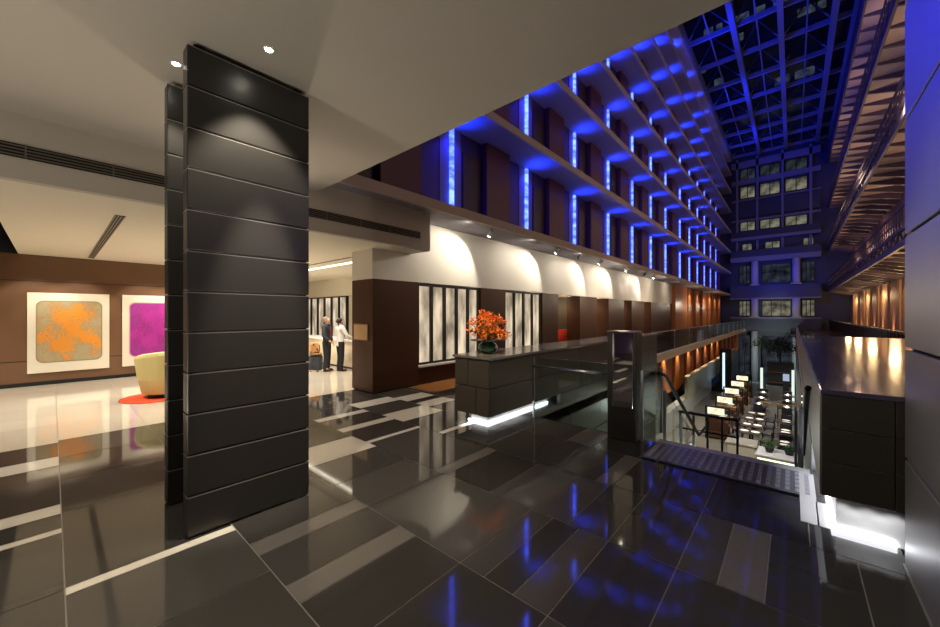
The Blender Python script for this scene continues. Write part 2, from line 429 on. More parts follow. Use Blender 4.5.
# roof of steel and glass
rf = thing('glass_roof', 'blue lit steel and glass roof over the tall atrium', 'glass roof', (-1.5, 31, TOP))
MB().box((-6.0, 3.16, TOP+.55), (3.2, 58, TOP+.57)).build('glazing', ROOFGLASS, rf)
for xx in (-5.95, -3.12, -.63, 2.08, 3.15):
    MB().box((xx-.16, 3.2, TOP-.05), (xx+.16, 58, TOP+.5)).build('beam', BLUEBEAM, rf)
yy = 5.0
while yy < 58:
    MB().box((-6, yy-.07, TOP+.1), (3.2, yy+.07, TOP+.45)).build('purlin', BLUEBEAM, rf); yy += 3.77
    tr = MB()
    for xa, xb in ((-5.95, -3.12), (-3.12, -.63), (-.63, 2.08)):
        xm = (xa+xb)/2
        for p, q in (((xa, yy, TOP+.3), (xm, yy-1.8, TOP+1.2)), ((xm, yy-1.8, TOP+1.2), (xb, yy, TOP+.3)), ((xm, yy, TOP+.3), (xm, yy-3.7, TOP+.3)), ((xa, yy-3.7, TOP+.3), (xm, yy-1.8, TOP+1.2)), ((xm, yy-1.8, TOP+1.2), (xb, yy-3.7, TOP+.3))):
            tr.tube((p, q), .05, 5)
    tr.build('brace', BLUEBEAM, rf)

# office tower standing beyond the far end, seen through the roof glass
ot = thing('office_tower', 'dark tower with scattered lit windows seen through the glass roof', 'building', (-1, 84, -6.9))
MB().box((-30, 80, -6.9), (22, 90, 105)).build('wall', FACADE, ot)
random.seed(3)
for _ in range(44):
    x, z = random.choice([-13+2.6*k for k in range(10)])+random.uniform(-.6, .6), random.choice([40+3.3*k for k in range(16)])
    w_ = random.uniform(.9, 2.6); MB().box((x, 79.93, z), (x+w_, 79.99, z+1.3)).build('window', WINGLOW, ot)

# ------------------------------------------------------------------ far facade (y = 58)
ff = MB(); YF = 58
ff.box((-7.2, YF+.6, -6.9), (5, YF+1.0, TOP+1), 0)
fb_ = MB()
def band(z0, z1, mi=0, d=.6, x0=-6.0, x1=2.4): fb_.box((x0, YF+.6-d, z0), (x1, YF+.6, z1), mi)
band(-.3, 1.25, 0, 1.6); band(1.25, 1.4, 1, 1.7)
band(3.75, 5.3, 0, 1.6); band(3.62, 3.78, 1, 1.7)
band(8.3, 8.9, 1, 1.4); band(8.9, 9.75, 0, 1.2); band(11.1, 11.45, 1, 1.0); band(11.45, 12.2, 0, .7)
band(13.6, 13.85, 1, .3); band(14.1, 16.1, 0, .3); band(16.2, 16.4, 1, .3); band(18.3, 18.9, 1, .4); band(20.4, 21.2, 1, .5)
for x in (-5.4, -3.35, -.95, 1.55): fb_.box((x-.12, YF+.1, 9.75), (x+.12, YF+.6, TOP), 1)
struct(fb_.build('trim_31', [FACADE, FACADE_L])); struct(ff.build('wall_far', [FACADE, FACADE_L]))
for x in (-3.55, .28):
    for z0, z1 in ((-6.6, -.3), (1.4, 3.65), (5.3, 8.3)):
        o = thing('column', '%s pale column of the far facade, %s' % ('left' if x < -1 else 'right', {-6.6: 'at restaurant level', 1.4: 'on the first gallery', 5.3: 'on the blue lit second gallery'}[z0]), 'column', (x, YF-1.0, z0), 0, None, 'thing')
        MB().lathe([(.36, 0), (.36, z1-z0)], (x, YF-1.0, z0), 16).build('shaft', FACADE_COL, o, True)
        MB().box((x-.45, YF-1.45, z0), (x+.45, YF-.55, z0+.12)).build('base', FACADE_COL, o)
nwin = [0]
def far_win(x0, x1, z0, z1, m, nb=1):
    nwin[0] += 1
    w = bpy.data.objects.new('window_%d' % nwin[0], None); C.objects.link(w); w.location = (x0, YF+.55, z0); struct(w)
    fr = MB(); fr.box((x0-.05, YF+.48, z0-.05), (x1+.05, YF+.6, z0)); fr.box((x0-.05, YF+.48, z1), (x1+.05, YF+.6, z1+.05))
    for k in range(nb+1):
        xx = x0+(x1-x0)*k/nb; fr.box((xx-.04, YF+.48, z0), (xx+.04, YF+.6, z1))
    fr.build('window_frame', BLACK, w)
    MB().box((x0, YF+.56, z0), (x1, YF+.59, z1)).build('pane', m, w)
for z0, z1, m in ((12.45, 13.5, WINGLOW), (14.2, 16.0, WINDIM), (16.6, 18.0, WINGLOW), (19.0, 20.3, WINDIM)):
    for x0, x1 in ((-5.1, -3.6), (-3.1, -1.2), (-.7, 1.25)): far_win(x0, x1, z0, z1, m, 2)
for x0, x1 in ((-4.9, -3.9), (-2.6, -1.2), (.9, 1.8)): far_win(x0, x1, 9.95, 10.7, WINGLOW, 2)
for x0, x1 in ((-5.2, -4.1), (-2.9, -.2), (.8, 1.9)): far_win(x0, x1, 5.7, 7.9, WINDIM, 3); far_win(x0, x1, 1.6, 3.4, WINGLOW, 3); far_win(x0, x1, -5.9, -.9, WINDIM, 2)

# ------------------------------------------------------------------ heritage side on the right: arcade wall and iron walkways
aw = MB()
aw.box((4.75, 13.8, -.02), (5.0, 58, TOP), 0)
for k in range(12):
    yb = 15+k*3.6
    # arched reveals in warm render, pilasters between
    aw.box((4.66, yb-.35, -.02), (4.75, yb+.35, 4.2), 1)
    pts = [(4.6, yb+.35, -.02), (4.6, yb+3.25, -.02)]
    for a in range(9):
        t = PI*a/8; pts.append((4.6, yb+1.8+1.45*math.cos(t), 2.3+1.2*math.sin(t)))
    n = len(aw.v)
    aw.face([(4.735, p[1], p[2]) for p in pts], 1)
struct(aw.build('wall_arcade', [mat('arcade_wall', (.20, .12, .10), .6, noise=(3, .3)), mat('arcade_render', (.58, .34, .18), .6, noise=(3, .25)), mat('arcade_reveal', (.10, .045, .03), .4, noise=(3, .3))]))
WK = [4.28, 8.9, 13.8, 18.9]
WL = ['lowest', 'second', 'third', 'topmost']
for i, zb in enumerate(WK):
    t = thing('walkway', '%s iron walkway along the arcade wall with beige soffit' % WL[i], 'walkway', (3.9, 30, zb), 0, 'iron walkways on the right', 'thing')
    MB().box((3.05, 6, zb), (4.75, 58, zb+.12)).build('deck', SOFFIT, t)
    gd = MB().box((2.95, 6, zb-.05), (3.05, 58, zb+.18)); gd.box((2.95, 6, zb+.55), (3.05, 58, zb+.66))
    for k in range(40):
        ya = 6+k*1.3
        gd.tube(((3.0, ya, zb+.15), (3.0, ya+.65, zb+.6)), .03, 4); gd.tube(((3.0, ya+.65, zb+.6), (3.0, ya+1.3, zb+.15)), .03, 4)
    gd.build('girder', GIRDER, t)
    rl = MB().box((2.97, 6, zb+1.42), (3.03, 58, zb+1.5)); rl.box((2.98, 6, zb+1.0), (3.02, 58, zb+1.04))
    for k in range(104): rl.box((2.985, 6+k*.5, zb+.6), (3.015, 6.03+k*.5, zb+1.45))
    rl.build('railing', GIRDER, t)
    for k in range(34):
        ya = 6.4+k*1.52
        bm = MB(); bm.face(((3.05, ya-.06, zb-.08), (4.7, ya-.06, zb-.5), (4.7, ya-.06, zb), (3.05, ya-.06, zb)))
        bm.face(((3.05, ya+.06, zb-.08), (4.7, ya+.06, zb-.5), (4.7, ya+.06, zb), (3.05, ya+.06, zb))); bm.face(((3.05, ya-.06, zb-.08), (4.7, ya-.06, zb-.5), (4.7, ya+.06, zb-.5), (3.05, ya+.06, zb-.08)))
        bm.build('bracket', GIRDER, t)
# balustrade of the ground level walkway
t = thing('walkway_balustrade', 'dark red railing in front of the warm lit arcade wall', 'railing', (3.0, 36, -.02), 0)
bl = MB()
for k in range(60): bl.box((2.98, 14.2+k*.7, -.02), (3.02, 14.24+k*.7, 1.1))
bl.build('posts', BLACK, t).name = 'baluster'
MB().box((2.95, 14, 1.08), (3.05, 57, 1.15)).build('handrail', BLACK, t)
MB().box((2.995, 14, .1), (3.005, 57, 1.05)).build('glass_panel', glassy('red_glass', (.75, .35, .3), .08), t)

# ================================================================== PILLAR
pil = thing('pillar', 'tall charcoal pillar of two panelled slabs in the lobby', 'pillar', (-4.0, 1.2, 0), 0, None, 'thing')
def slab(x0, x1, y0, y1):
    s = MB(); n = 12; h = (3.965-.012)/n
    for k in range(n):
        za, zb2 = .012+k*h, .012+(k+1)*h-.011
        s.box((x0, y0, za), (x1, y1, zb2), 0, .006); s.box((x0-.001, y0-.001, zb2-.008), (x1+.001, y1+.001, zb2-.001), 2)
    s.box((x0+.02, y0+.02, .02), (x1-.02, y1-.02, 3.955), 1)
    return s
slab(-3.76, -3.62, .71, 1.69).build('front_slab', [STONE, JOINT, EDGE], pil)
slab(-4.52, -4.38, .71, 1.69).build('rear_slab', [STONE, JOINT, EDGE], pil)
MB().box((-4.38, .86, 0), (-3.76, 1.56, 4.0)).build('core', STONE_DESK, pil)
MB().box((-3.73, .78, 0), (-3.66, 1.62, .03)).build('plinth', JOINT, pil); MB().box((-4.48, .78, 0), (-4.42, 1.62, .03)).build('plinth', JOINT, pil)
for (x, yv) in ((-3.69, 1.60), (-4.45, .79)):
    MB().box((x-.06, yv-.07, 0), (x+.06, yv+.07, .045), 0, .006).build('foot', BRONZE, pil)
for yv in (.76, 1.56):
    MB().box((-3.72, yv, 3.955), (-3.66, yv+.07, 4.0)).build('ceiling_bracket', BLACK, pil)

# recessed downlights beside the pillar
for (x, yv, lab) in ((-3.27, 1.19, 'bright recessed ceiling downlight in front of the pillar'), (-4.07, .72, 'bright recessed ceiling downlight between the two pillar slabs')):
    t = thing('ceiling_downlight', lab, 'ceiling light', (x, yv, 4.0))
    MB().lathe([(.035, -.006), (.042, -.006), (.042, .0), (.035, .0)], (x, yv, 4.0), 20).build('trim_ring', WHITE, t)
    MB().lathe([(.001, -.010), (.025, -.008), (.033, -.004)], (x, yv, 4.0), 16).build('lens', LENS, bpy.data.objects[t.children[0].name])
light('SPOT', (-3.27, 1.19, 3.97), 190, (1, .86, .66), (-3.50, 1.19, 0), .03, 75, .5)
light('SPOT', (-3.02, 1.25, 3.97), 520, (1, .86, .66), (-3.62, 1.25, 1.7), .03, 27, .8)
light('SPOT', (-4.07, .74, 3.97), 90, (1, .86, .66), (-4.1, .74, 0), .03, 80, .5)

# grille along the bulkhead, slot vent over the lounge
t = thing('air_grille', 'long dark linear air grille along the ceiling bulkhead', 'air vent', (-6.39, 2, 3.6))
MB().box((-6.398, -6.5, 3.52), (-6.392, 5.55, 3.67)).build('backing', JOINT, t)
s = MB()
for z in (3.535, 3.57, 3.605, 3.64): s.box((-6.392, -6.5, z), (-6.375, 5.55, z+.012))
for k in range(18): s.box((-6.392, -6.5+k*.7, 3.52), (-6.374, -6.485+k*.7, 3.67))
s.build('louvre', mat('grille_paint', (.14, .12, .10), .5, noise=(9, .1)), t)
t = thing('slot_vent', 'slotted linear vent in the pale lounge ceiling', 'air vent', (-10.8, .7, 3.28))
MB().box((-13.9, .62, 3.276), (-7.6, .74, 3.2815)).build('backing', JOINT, t)
s = MB()
for k in range(4): s.box((-13.9, .62+k*.034, 3.268), (-7.6, .634+k*.034, 3.276))
s.build('louvre', mat('vent_paint', (.25, .22, .17), .5, noise=(9, .1)), t)

# paintings
def rrect(y0, y1, z0, z1, r, x, n=6, bulge=.012):
    pts = []
    for cy_, cz_, a0 in ((y1-r, z1-r, 0), (y0+r, z1-r, PI/2), (y0+r, z0+r, PI), (y1-r, z0+r, 1.5*PI)):
        for k in range(n+1):
            a = a0+PI/2*k/n; pts.append((x, cy_+r*math.cos(a), cz_+r*math.sin(a)))
    return pts
def painting(y0, y1, z0, z1, m, em, lab):
    t = thing('painting', lab, 'painting', (-14.29, (y0+y1)/2, (z0+z1)/2))
    t = MB().box((-14.29, y0, z0), (-14.25, y1, z1), 0, .004).build('frame', MARBLE, t)
    MB().face(rrect(y0+.14, y1-.14, z0+.25, z1-.2, .14, -14.246)).build('border', em, t)
    MB().face(rrect(y0+.165, y1-.165, z0+.275, z1-.225, .13, -14.243)).build('canvas', m, t)
painting(-.41, 1.05, .31, 2.34, art_mat('orange_speckle', (.38, .29, .15), (.78, .30, .03), (.42, .35, .21), 1.6), mat('grey_border', (.30, .25, .16), .7, noise=(40, .4)), 'square abstract painting of mottled orange and grey on white board')
painting(1.31, 2.77, .31, 2.34, art_mat('magenta_speckle', (.30, .015, .22), (.46, .025, .36), (.34, .03, .31), 1.6), mat('pale_pink_border', (.6, .35, .4), .7, noise=(40, .3)), 'square abstract painting of magenta pink on white board behind the pillar')

# lounge tub chair and rug
tag(MB().lathe([(.66, .003), (.66, .012), (.62, .018), (.001, .018)], (-10.35, 1.55, 0), 40).build('round_rug', RUG, None, True), 'round orange rug under the yellow tub chair', 'rug')
t = thing('tub_chair', 'pale yellow round tub chair on orange rug', 'armchair', (-10.35, 1.65, .018), math.radians(100))
a = MB(); n = 28
rows = []
for k in range(n+1):          # wrapped back: open toward local +y
    th = math.radians(115+310*k/n)
    lo, hi = .40, .52; h = .84+.16*(-math.sin(th)*.5+.5)
    cx_, sy_ = math.cos(th), math.sin(th)
    rows.append(((lo*cx_, lo*sy_, .09), ((lo+.07)*cx_, (lo+.07)*sy_, .4), (hi*cx_, hi*sy_, h-.08), ((hi-.015)*cx_, (hi-.015)*sy_, h-.02), ((hi-.06)*cx_, (hi-.06)*sy_, h), ((hi-.11)*cx_, (hi-.11)*sy_, h-.04), ((hi-.14)*cx_, (hi-.14)*sy_, .42)))
for p, q in zip(rows, rows[1:]):
    for j in range(6): a.face((p[j], q[j], q[j+1], p[j+1]))
a.face(rows[0]); a.face(rows[-1][::-1])
a.build('backrest', YELLOW, t, True, False)
MB().lathe([(.37, .09), (.39, .40), (.36, .46), (.001, .47)], (0, 0, 0), 28).build('seat', YELLOW, t, True, False)
MB().lathe([(.30, 0), (.30, .09)], (0, 0, 0), 24).build('base', BLACK, t, False, False)

# ================================================================== TIMBER PIER, PLAQUE, SCREENS, COLUMNS
t = thing('timber_pier', 'square dark timber pier with cream head beside the reception', 'pillar', (-7.5, 5.4, 0), 0, None, 'thing')
MB().box((-7.96, 4.76, .02), (-7.10, 6.10, 2.6), 0, .004).build('veneer_cladding', WOOD_V, t)
MB().box((-7.96, 4.76, 2.6), (-7.11, 6.10, 3.281)).build('head', WHITEWALL, t)
MB().box((-7.93, 4.79, 0), (-7.13, 6.07, .03)).build('plinth', JOINT, t)
t = thing('wall_plaque', 'small brass plaque on the timber pier near the guests', 'sign', (-7.55, 4.755, 1.38))
MB().box((-7.83, 4.73, 1.21), (-7.28, 4.758, 1.55), 0, .004).build('plate', mat('brass_plate', (.62, .46, .25), .4, .4, noise=(8, .15)), t)
MB().box((-7.85, 4.735, 1.19), (-7.26, 4.76, 1.57), 0, .003).build('frame', BRONZE, t)

def screen_group(name, lab, axis, fixed, a0, a1, z0, z1, n):
    """backlit panels with dark mullions; axis 'y' on an x plane, 'x' on a y plane"""
    t = thing(name, lab, 'light panel', (fixed, (a0+a1)/2, 0) if axis == 'y' else ((a0+a1)/2, fixed, 0), 0, None, 'thing')
    P = (lambda u, d, z: (fixed+d, u, z)) if axis == 'y' else (lambda u, d, z: (u, fixed-d, z))
    w = (a1-a0)/n
    MB().box(P(a0, -.12, z1), P(a1, .04, z1+.06)).build('top_rail', BLACK, t); MB().box(P(a0, -.12, z0-.05), P(a1, .04, z0)).build('bottom_rail', BLACK, t)
    for k in range(n):
        MB().box(P(a0+k*w+.03, -.06, z0), P(a0+(k+1)*w-.03, -.04, z1)).build('panel', SCREEN, t)
    for k in range(n+1):
        MB().box(P(max(a0, a0+k*w-.035), -.1, z0), P(min(a1, a0+k*w+.035), .04, z1)).build('mullion', BLACK, t)
screen_group('backlit_screen', 'row of backlit cream panels right of the timber pier', 'y', -7.2, 6.15, 8.56, .55, 2.52, 5)
screen_group('backlit_screen', 'row of backlit cream panels behind the orange flowers', 'y', -7.2, 9.9, 12.2, .55, 2.52, 4)
screen_group('backlit_screen', 'backlit panels behind the reception counter and guests', 'x', 8.02, -18.2, -13.8, .62, 2.5, 7)
for n_, (a, b) in enumerate(((6.12, 8.58), (9.87, 12.23))): struct(MB().box((-7.29, a, 0), (-7.16, b, .44), 0).box((-7.29, a, .44), (-7.08, b, .495), 1).build('trim_%d' % (20+n_*5), [WOOD_V, WHITE]))
struct(MB().box((-7.45, 6.12, 0), (-7.3, 8.58, 2.597)).build('wall_screens', WALLDARK)); struct(MB().box((-7.45, 9.87, 0), (-7.3, 12.23, 2.597)).build('wall_screens_far', WALLDARK))
cols = [(8.6, 9.85), (12.25, 13.5), (15.5, 17.4), (18.9, 21.2), (22.5, 24.9), (26.4, 31.9)]
clab = ['dark timber column behind the orange flowers between two backlit screens', 'dark timber column right of the second backlit screen', 'dark timber column right of the red chair',
        'dark timber column beyond the pale lamp table', 'dark timber column fourth along the passage', 'widest dark timber column nearest the orange block']
for (a, b), lab in zip(cols, clab):
    t = thing('timber_column', lab, 'column', (-7.4, (a+b)/2, 0), 0, None, 'thing')
    MB().box((-7.75, a, .04), (-7.12, b, 2.597), 0, .005).build('cladding', WOOD_V, t)
    MB().box((-7.72, a+.03, 0), (-7.15, b-.03, .05)).build('plinth', JOINT, t)
t = thing('timber_block', 'tall orange brown timber block under the first gallery slab', 'wall panel', (-7.2, 34.5, 0), 0, None, 'thing')
MB().box((-7.8, 32.2, 0), (-6.9, 36.4, 4.13), 0, .01).build('cladding', WOOD_OR, t)
# warm lit timber wall further on
ow = MB().box((-7.5, 36.4, -.02), (-7.15, 58, 4.13), 0)
for k in range(6): ow.box((-7.15, 37.0+k*3.5, 0), (-6.95, 38.4+k*3.5, 4.1), 0, .01); ow.box((-6.98, 36.6+k*3.5, 2.3), (-6.94, 40+k*3.5, 2.36), 1)
struct(ow.build('wall_timber', [WOOD_OR, BLACK]))

# furniture in the passage behind the desk
t = thing('lounge_chair', 'red upholstered chair seen over the long dark desk', 'armchair', (-8.45, 16.2, 0), math.radians(35))
MB().box((-.42, -.4, .15), (.42, .42, .44), 0, .05).build('seat', REDF, t, True, False)
MB().box((-.46, -.48, .3), (.46, -.26, 1.08), 0, .06).build('backrest', REDF, t, True, False)
for sx in (-1, 1):
    MB().box((sx*.36-.07, -.4, .15), (sx*.36+.07, .38, .62), 0, .04).build('armrest', REDF, t, True, False)
    for sy in (-1, 1): MB().tube(((sx*.34, sy*.32, 0), (sx*.34, sy*.32, .16)), .025).build('leg', BLACK, t, False, False)
t = thing('table_lamp', 'cream table lamp on a side table between timber columns', 'lamp', (-8.0, 18.2, .62))
MB().lathe([(.09, 0), (.09, .02), (.02, .05), (.02, .25)], (-8.0, 18.2, .62), 16).build('base', BRONZE, t, True)
MB().lathe([(.20, .22), (.15, .5)], (-8.0, 18.2, .62), 20).build('lamp_shade', LAMPTOP, t, True)
t = thing('side_table', 'dark side table under the cream table lamp', 'table', (-8.0, 18.2, 0))
MB().box((-8.3, 17.9, .58), (-7.76, 18.5, .62), 0, .005).build('tabletop', WOOD_V, t)
for sx in (-.24, .2):
    for sy in (-.26, .26): MB().box((-8.0+sx-.02, 18.2+sy-.02, 0), (-8.0+sx+.02, 18.2+sy+.02, .58)).build('leg', BLACK, t)

# ================================================================== RECEPTION
t = thing('reception_counter', 'cream reception counter where two guests stand', 'counter', (-12, 6.7, 0))
MB().box((-14.6, 6.42, .06), (-9.2, 7.1, .9), 0, .01).build('body', mat('counter_front', (.68, .58, .42), .4, noise=(6, .12)), t)
MB().box((-14.65, 6.36, .9), (-9.15, 7.15, .95), 0, .006).build('worktop', WHITE, t)
MB().box((-14.5, 6.48, 0), (-9.3, 7.0, .06)).build('plinth', BLACK, t)
t = thing('ceiling_cove', 'slim bright ceiling light slot above the reception', 'ceiling light', (-11, 5.7, 3.27))
MB().box((-14.3, 5.62, 3.268), (-8.6, 5.72, 3.278)).build('lens', glow('cove_light', (1, .9, .68), 5), t)
MB().box((-14.3, 5.1, 3.262), (-8.6, 5.16, 3.279)).build('trim', mat('slot_shadow', (.35, .31, .25), .6, noise=(5, .1)), t)
MB().box((-10.75, 7.5, 0), (-10.45, 7.8, 3.27), 0, .01).build('timber_post', WOOD_V, thing('reception_post', 'dark timber post at the end of reception wall', 'post', (-10.6, 7.65, 0), 0, None, 'thing'))

# people -------------------------------------------------------------
def skin_mesh(name, nodes, edges, m, parent, sub=2):
    me = bpy.data.meshes.new(name); me.from_pydata([n[0] for n in nodes], edges, []); me.materials.append(m)
    o = bpy.data.objects.new(name, me); C.objects.link(o); o.parent = parent
    md = o.modifiers.new('skin', 'SKIN'); md.use_smooth_shade = True
    for k, n in enumerate(nodes):
        r = n[1] if isinstance(n[1], tuple) else (n[1], n[1])
        sv = me.skin_vertices[0].data[k]; sv.radius = r; sv.use_root = (k == 0)
    s = o.modifiers.new('sub', 'SUBSURF'); s.levels = sub; s.render_levels = sub
    return o
def person(lab, loc, rz, h, arms, top_mat, top_name, hair_m, hair_kind, bottom_m):
    t = thing('person', lab, 'person', loc, rz); t.scale = (h/1.75,)*3
    N = [((0,0,.96), (.135,.10)), ((0,.005,1.12), (.125,.09)), ((0,.0,1.32), (.155,.105)), ((0,-.005,1.45), (.10,.075)), ((0,.0,1.53), (.05,.05)), ((0,.02,1.60), (.07,.085)), ((0,.02,1.67), (.075,.092)), ((0,.01,1.735), (.05,.06)), ((0,.115,1.625), .012)]
    E = [(0,1),(1,2),(2,3),(3,4),(4,5),(5,6),(6,7),(5,8)]
    for s_, (el, wr) in zip((-1, 1), arms):
        b = len(N); N += [((s_*.17,0,1.42), .058), (el, .042), (wr, .028)]; E += [(3,b),(b,b+1),(b+1,b+2)]
        d = (Vector(wr)-Vector(el)).normalized(); side = d.cross(Vector((0,0,1))); side = side.normalized() if side.length > .1 else Vector((1,0,0))
        palm = Vector(wr)+d*.07; pb = len(N); N.append((tuple(palm), (.036,.018))); E.append((b+2,pb))
        for q, (o_, l_) in enumerate(((-.03,.06), (-.01,.075), (.01,.08), (.03,.07))):
            f1 = palm+side*o_+d*l_*.5; f2 = palm+side*o_*1.1+d*l_+Vector((0,0,-.012)); fb = len(N)
            N += [(tuple(f1), .009), (tuple(f2), .007)]; E += [(pb,fb),(fb,fb+1)]
        th = len(N); N.append((tuple(Vector(wr)+d*.05+side*(-.05)*s_), .010)); E.append((b+2,th))
    for s_ in (-1, 1):
        b = len(N); N += [((s_*.09,0,.88), .095), ((s_*.095,.025,.50), .06), ((s_*.10,-.02,.10), .04), ((s_*.11,.12,.04), .035)]; E += [(0,b),(b,b+1),(b+1,b+2),(b+2,b+3)]
    body = skin_mesh('body', N, E, SKIN, t)
    # clothes follow the body a little outside it
    N2 = [((0,.0,1.10), (.158,.122)), ((0,0,1.32), (.185,.135)), ((0,-.005,1.46), (.135,.105)), ((0,0,1.54), (.075,.075)), ((0,0,.92), (.172,.14)), ((0,0,.80), (.178,.145))]
    E2 = [(0,1),(1,2),(2,3),(0,4),(4,5)]
    for s_, (el, wr) in zip((-1, 1), arms):
        b = len(N2); cuff = tuple(Vector(el).lerp(Vector(wr), .93)); N2 += [((s_*.165,0,1.43), .088), (el, .066), (cuff, .052)]; E2 += [(2,b),(b,b+1),(b+1,b+2)]
    t_top = skin_mesh(top_name, N2, E2, top_mat, t)
    N3 = [((0,0,.97), (.155,.122)), ((0,0,1.06), (.15,.118))]; E3 = [(0,1)]
    for s_ in (-1, 1):
        b = len(N3); N3 += [((s_*.09,0,.86), .108), ((s_*.095,.02,.50), .078), ((s_*.10,-.01,.12), .07), ((s_*.10,-.01,.03), .07)]; E3 += [(0,b),(b,b+1),(b+1,b+2),(b+2,b+3)]
    skin_mesh('trousers', N3, E3, bottom_m, t)
    for s_ in (-1, 1):
        sh = MB().lathe([(.9,0),(1,.25),(.8,.75),(.3,1)], (0,0,0), 14).build('shoe', BLACK, t, True, False)
        sh.scale = (.05,.135,.08); sh.location = (s_*.105,.05,0)
    hr = MB(); hr.lathe([(.07,-.085),(.088,-.05),(.094,.0),(.088,.05),(.06,.085),(.001,.10)], (0,-.03,1.675), 18, 0, .95, 1.02)
    if hair_kind == 'tied':
        hr.lathe([(.01,-.05),(.04,-.03),(.045,0),(.03,.03),(.005,.045)], (0,-.115,1.66), 12)
    hr.build('hair', hair_m, t, True, False)
    fm = MB()
    for s_ in (-1, 1): fm.lathe([(.002,-.008),(.010,0),(.002,.008)], (s_*.032,.098,1.655), 8)
    fm.build('eyes', BLACK, t, True, False).name = 'eye_pair'
    ear = MB()
    for s_ in (-1, 1): ear.lathe([(.004,-.03),(.014,-.01),(.016,.015),(.005,.032)], (s_*.083,.01,1.635), 8)
    ear.build('ears', SKIN, t, True, False).name = 'ear_pair'
    MB().box((-.026,.098,1.588), (.026,.104,1.597), 0, .002).build('mouth', REDF, t, False, False)
    return t
def face_rz(fx, fy): return math.atan2(-fx, fy)
man = person('man in dark suit with suitcase standing at reception', (-11.08, 5.74, 0), face_rz(.72, .55), 1.70,
             (((-.27, -.02, 1.14), (-.29, .06, .92)), ((.27, .02, 1.14), (.20, .20, .98))), SUIT, 'suit_jacket', HAIRG, 'short', SUIT)
tie = MB().face(((-.02,.115,1.46),(.02,.115,1.46),(.03,.142,1.12),(0,.142,1.08),(-.03,.142,1.12))).build('tie', REDF, [c for c in man.children if c.name.startswith('suit_jacket')][0], False, False)
wom = person('person in white shirt and black trousers reaching onto the reception counter', (-10.72, 6.0, 0), face_rz(.1, 1), 1.66,
             (((-.25, .12, 1.17), (-.15, .36, 1.05)), ((.25, .12, 1.17), (.17, .37, 1.06))), SHIRT, 'shirt', HAIRD, 'tied', TROU)
t = thing('suitcase', 'small black wheeled suitcase beside the man in suit', 'suitcase', (-11.12, 5.40, 0), .5)
MB().box((-.19, -.12, .06), (.19, .12, .52), 0, .035).build('body', SUIT, t, True, False)
for sx in (-.12, .12):
    MB().tube(((sx, -.1, .5), (sx, -.1, .72)), .008).build('handle_rod', STEEL, t, False, False)
    MB().lathe([(.03, -.012), (.03, .012)], (sx, -.09, .033), 12).build('wheel', BLACK, t, False, False)
MB().box((-.13, -.115, .71), (.13, -.085, .74), 0, .006).build('handle', BLACK, t, False, False)
tag(MB().box((-11.30, 5.26, .53), (-10.94, 5.54, .60), 0, .03).box((-11.28, 5.24, .58), (-10.98, 5.50, .90), 0, .06).build('folded_coat', COAT, None, True), 'tan coat folded over the top of black suitcase', 'coat')

# ================================================================== CONCIERGE DESK (left)
t = thing('concierge_desk', 'long dark stone desk with white glow under its end', 'desk', (-3.85, 9, 0))
dk = MB()
dk.box((-4.19, 4.46, .20), (-3.53, 13.66, 1.09), 1)
for z0, z1 in ((.20, .64), (.645, 1.085)):
    off = .55 if z0 < .5 else .0
    ys = [4.45, 5.9+off, 7.6+off, 9.3+off, 11.0+off, 12.7, 13.68]
    for a, b in zip(ys, ys[1:]): dk.box((-3.55, a+.006, z0+.004), (-3.50, b-.006, z1-.004), 0, .003)
    xs = [-4.22, -3.93+off*.3, -3.5]
    for a, b in zip(xs, xs[1:]): dk.box((a+.006, 4.42, z0+.004), (b-.006, 4.47, z1-.004), 0, .003)
dk.box((-3.56, 6.7, -.02), (-3.49, 13.66, .205), 0)
dk.build('cladding', [DESK, JOINT], t)
MB().box((-4.26, 4.40, 1.09), (-3.46, 13.7, 1.13), 0, .005).build('worktop', mat('desk_worktop', (.20, .19, .18), .15, noise=(20, .3)), t)
MB().box((-4.1, 4.7, 0), (-3.74, 13.6, .2)).build('plinth', WHITE, t)
MB().box((-3.74, 4.66, .004), (-3.71, 6.6, .03)).box((-4.14, 4.66, .004), (-3.74, 4.69, .03)).build('light_strip', LED, t)
t = thing('vase', 'round green vase with dark flat rim on the desk end', 'vase', (-3.9, 4.9, 1.13))
MB().lathe([(.07, 0), (.13, .03), (.165, .09), (.15, .15), (.10, .19), (.11, .21)], (-3.9, 4.9, 1.13), 28).build('bowl', GREENGLASS, t, True)
MB().lathe([(.10, .205), (.30, .222), (.31, .232), (.10, .22)], (-3.9, 4.9, 1.13), 28).build('rim', BLACK, t, True)
random.seed(11)
fl_ = thing('flower_arrangement', 'bushy orange red flower arrangement in the green vase', 'flowers', (-3.9, 4.9, 1.345))
st = MB(); pt = MB()
for k in range(110):
    a = random.uniform(0, 2*PI); r = random.uniform(.02, .40)*random.choice((1, 1, .7)); h = random.uniform(.04, .46)*(1-.6*(r/.42)**2)
    tip = Vector((-3.9+r*math.cos(a), 4.9+r*math.sin(a), 1.37+h))
    st.tube(((-3.9+.03*math.cos(a), 4.9+.03*math.sin(a), 1.345), Vector((-3.9, 4.9, 1.37)).lerp(tip, .55)+Vector((0,0,.05)), tip), .004, 4)
    for _ in range(11):
        d = Vector((random.gauss(0,1), random.gauss(0,1), random.gauss(.2,1))); pt.leaf(tip+d.normalized()*random.uniform(0,.05), d, .055, .026)
st.build('stems', LEAF, fl_).name = 'stem_bunch'; pt.build('petals', RED, fl_).name = 'blossom'

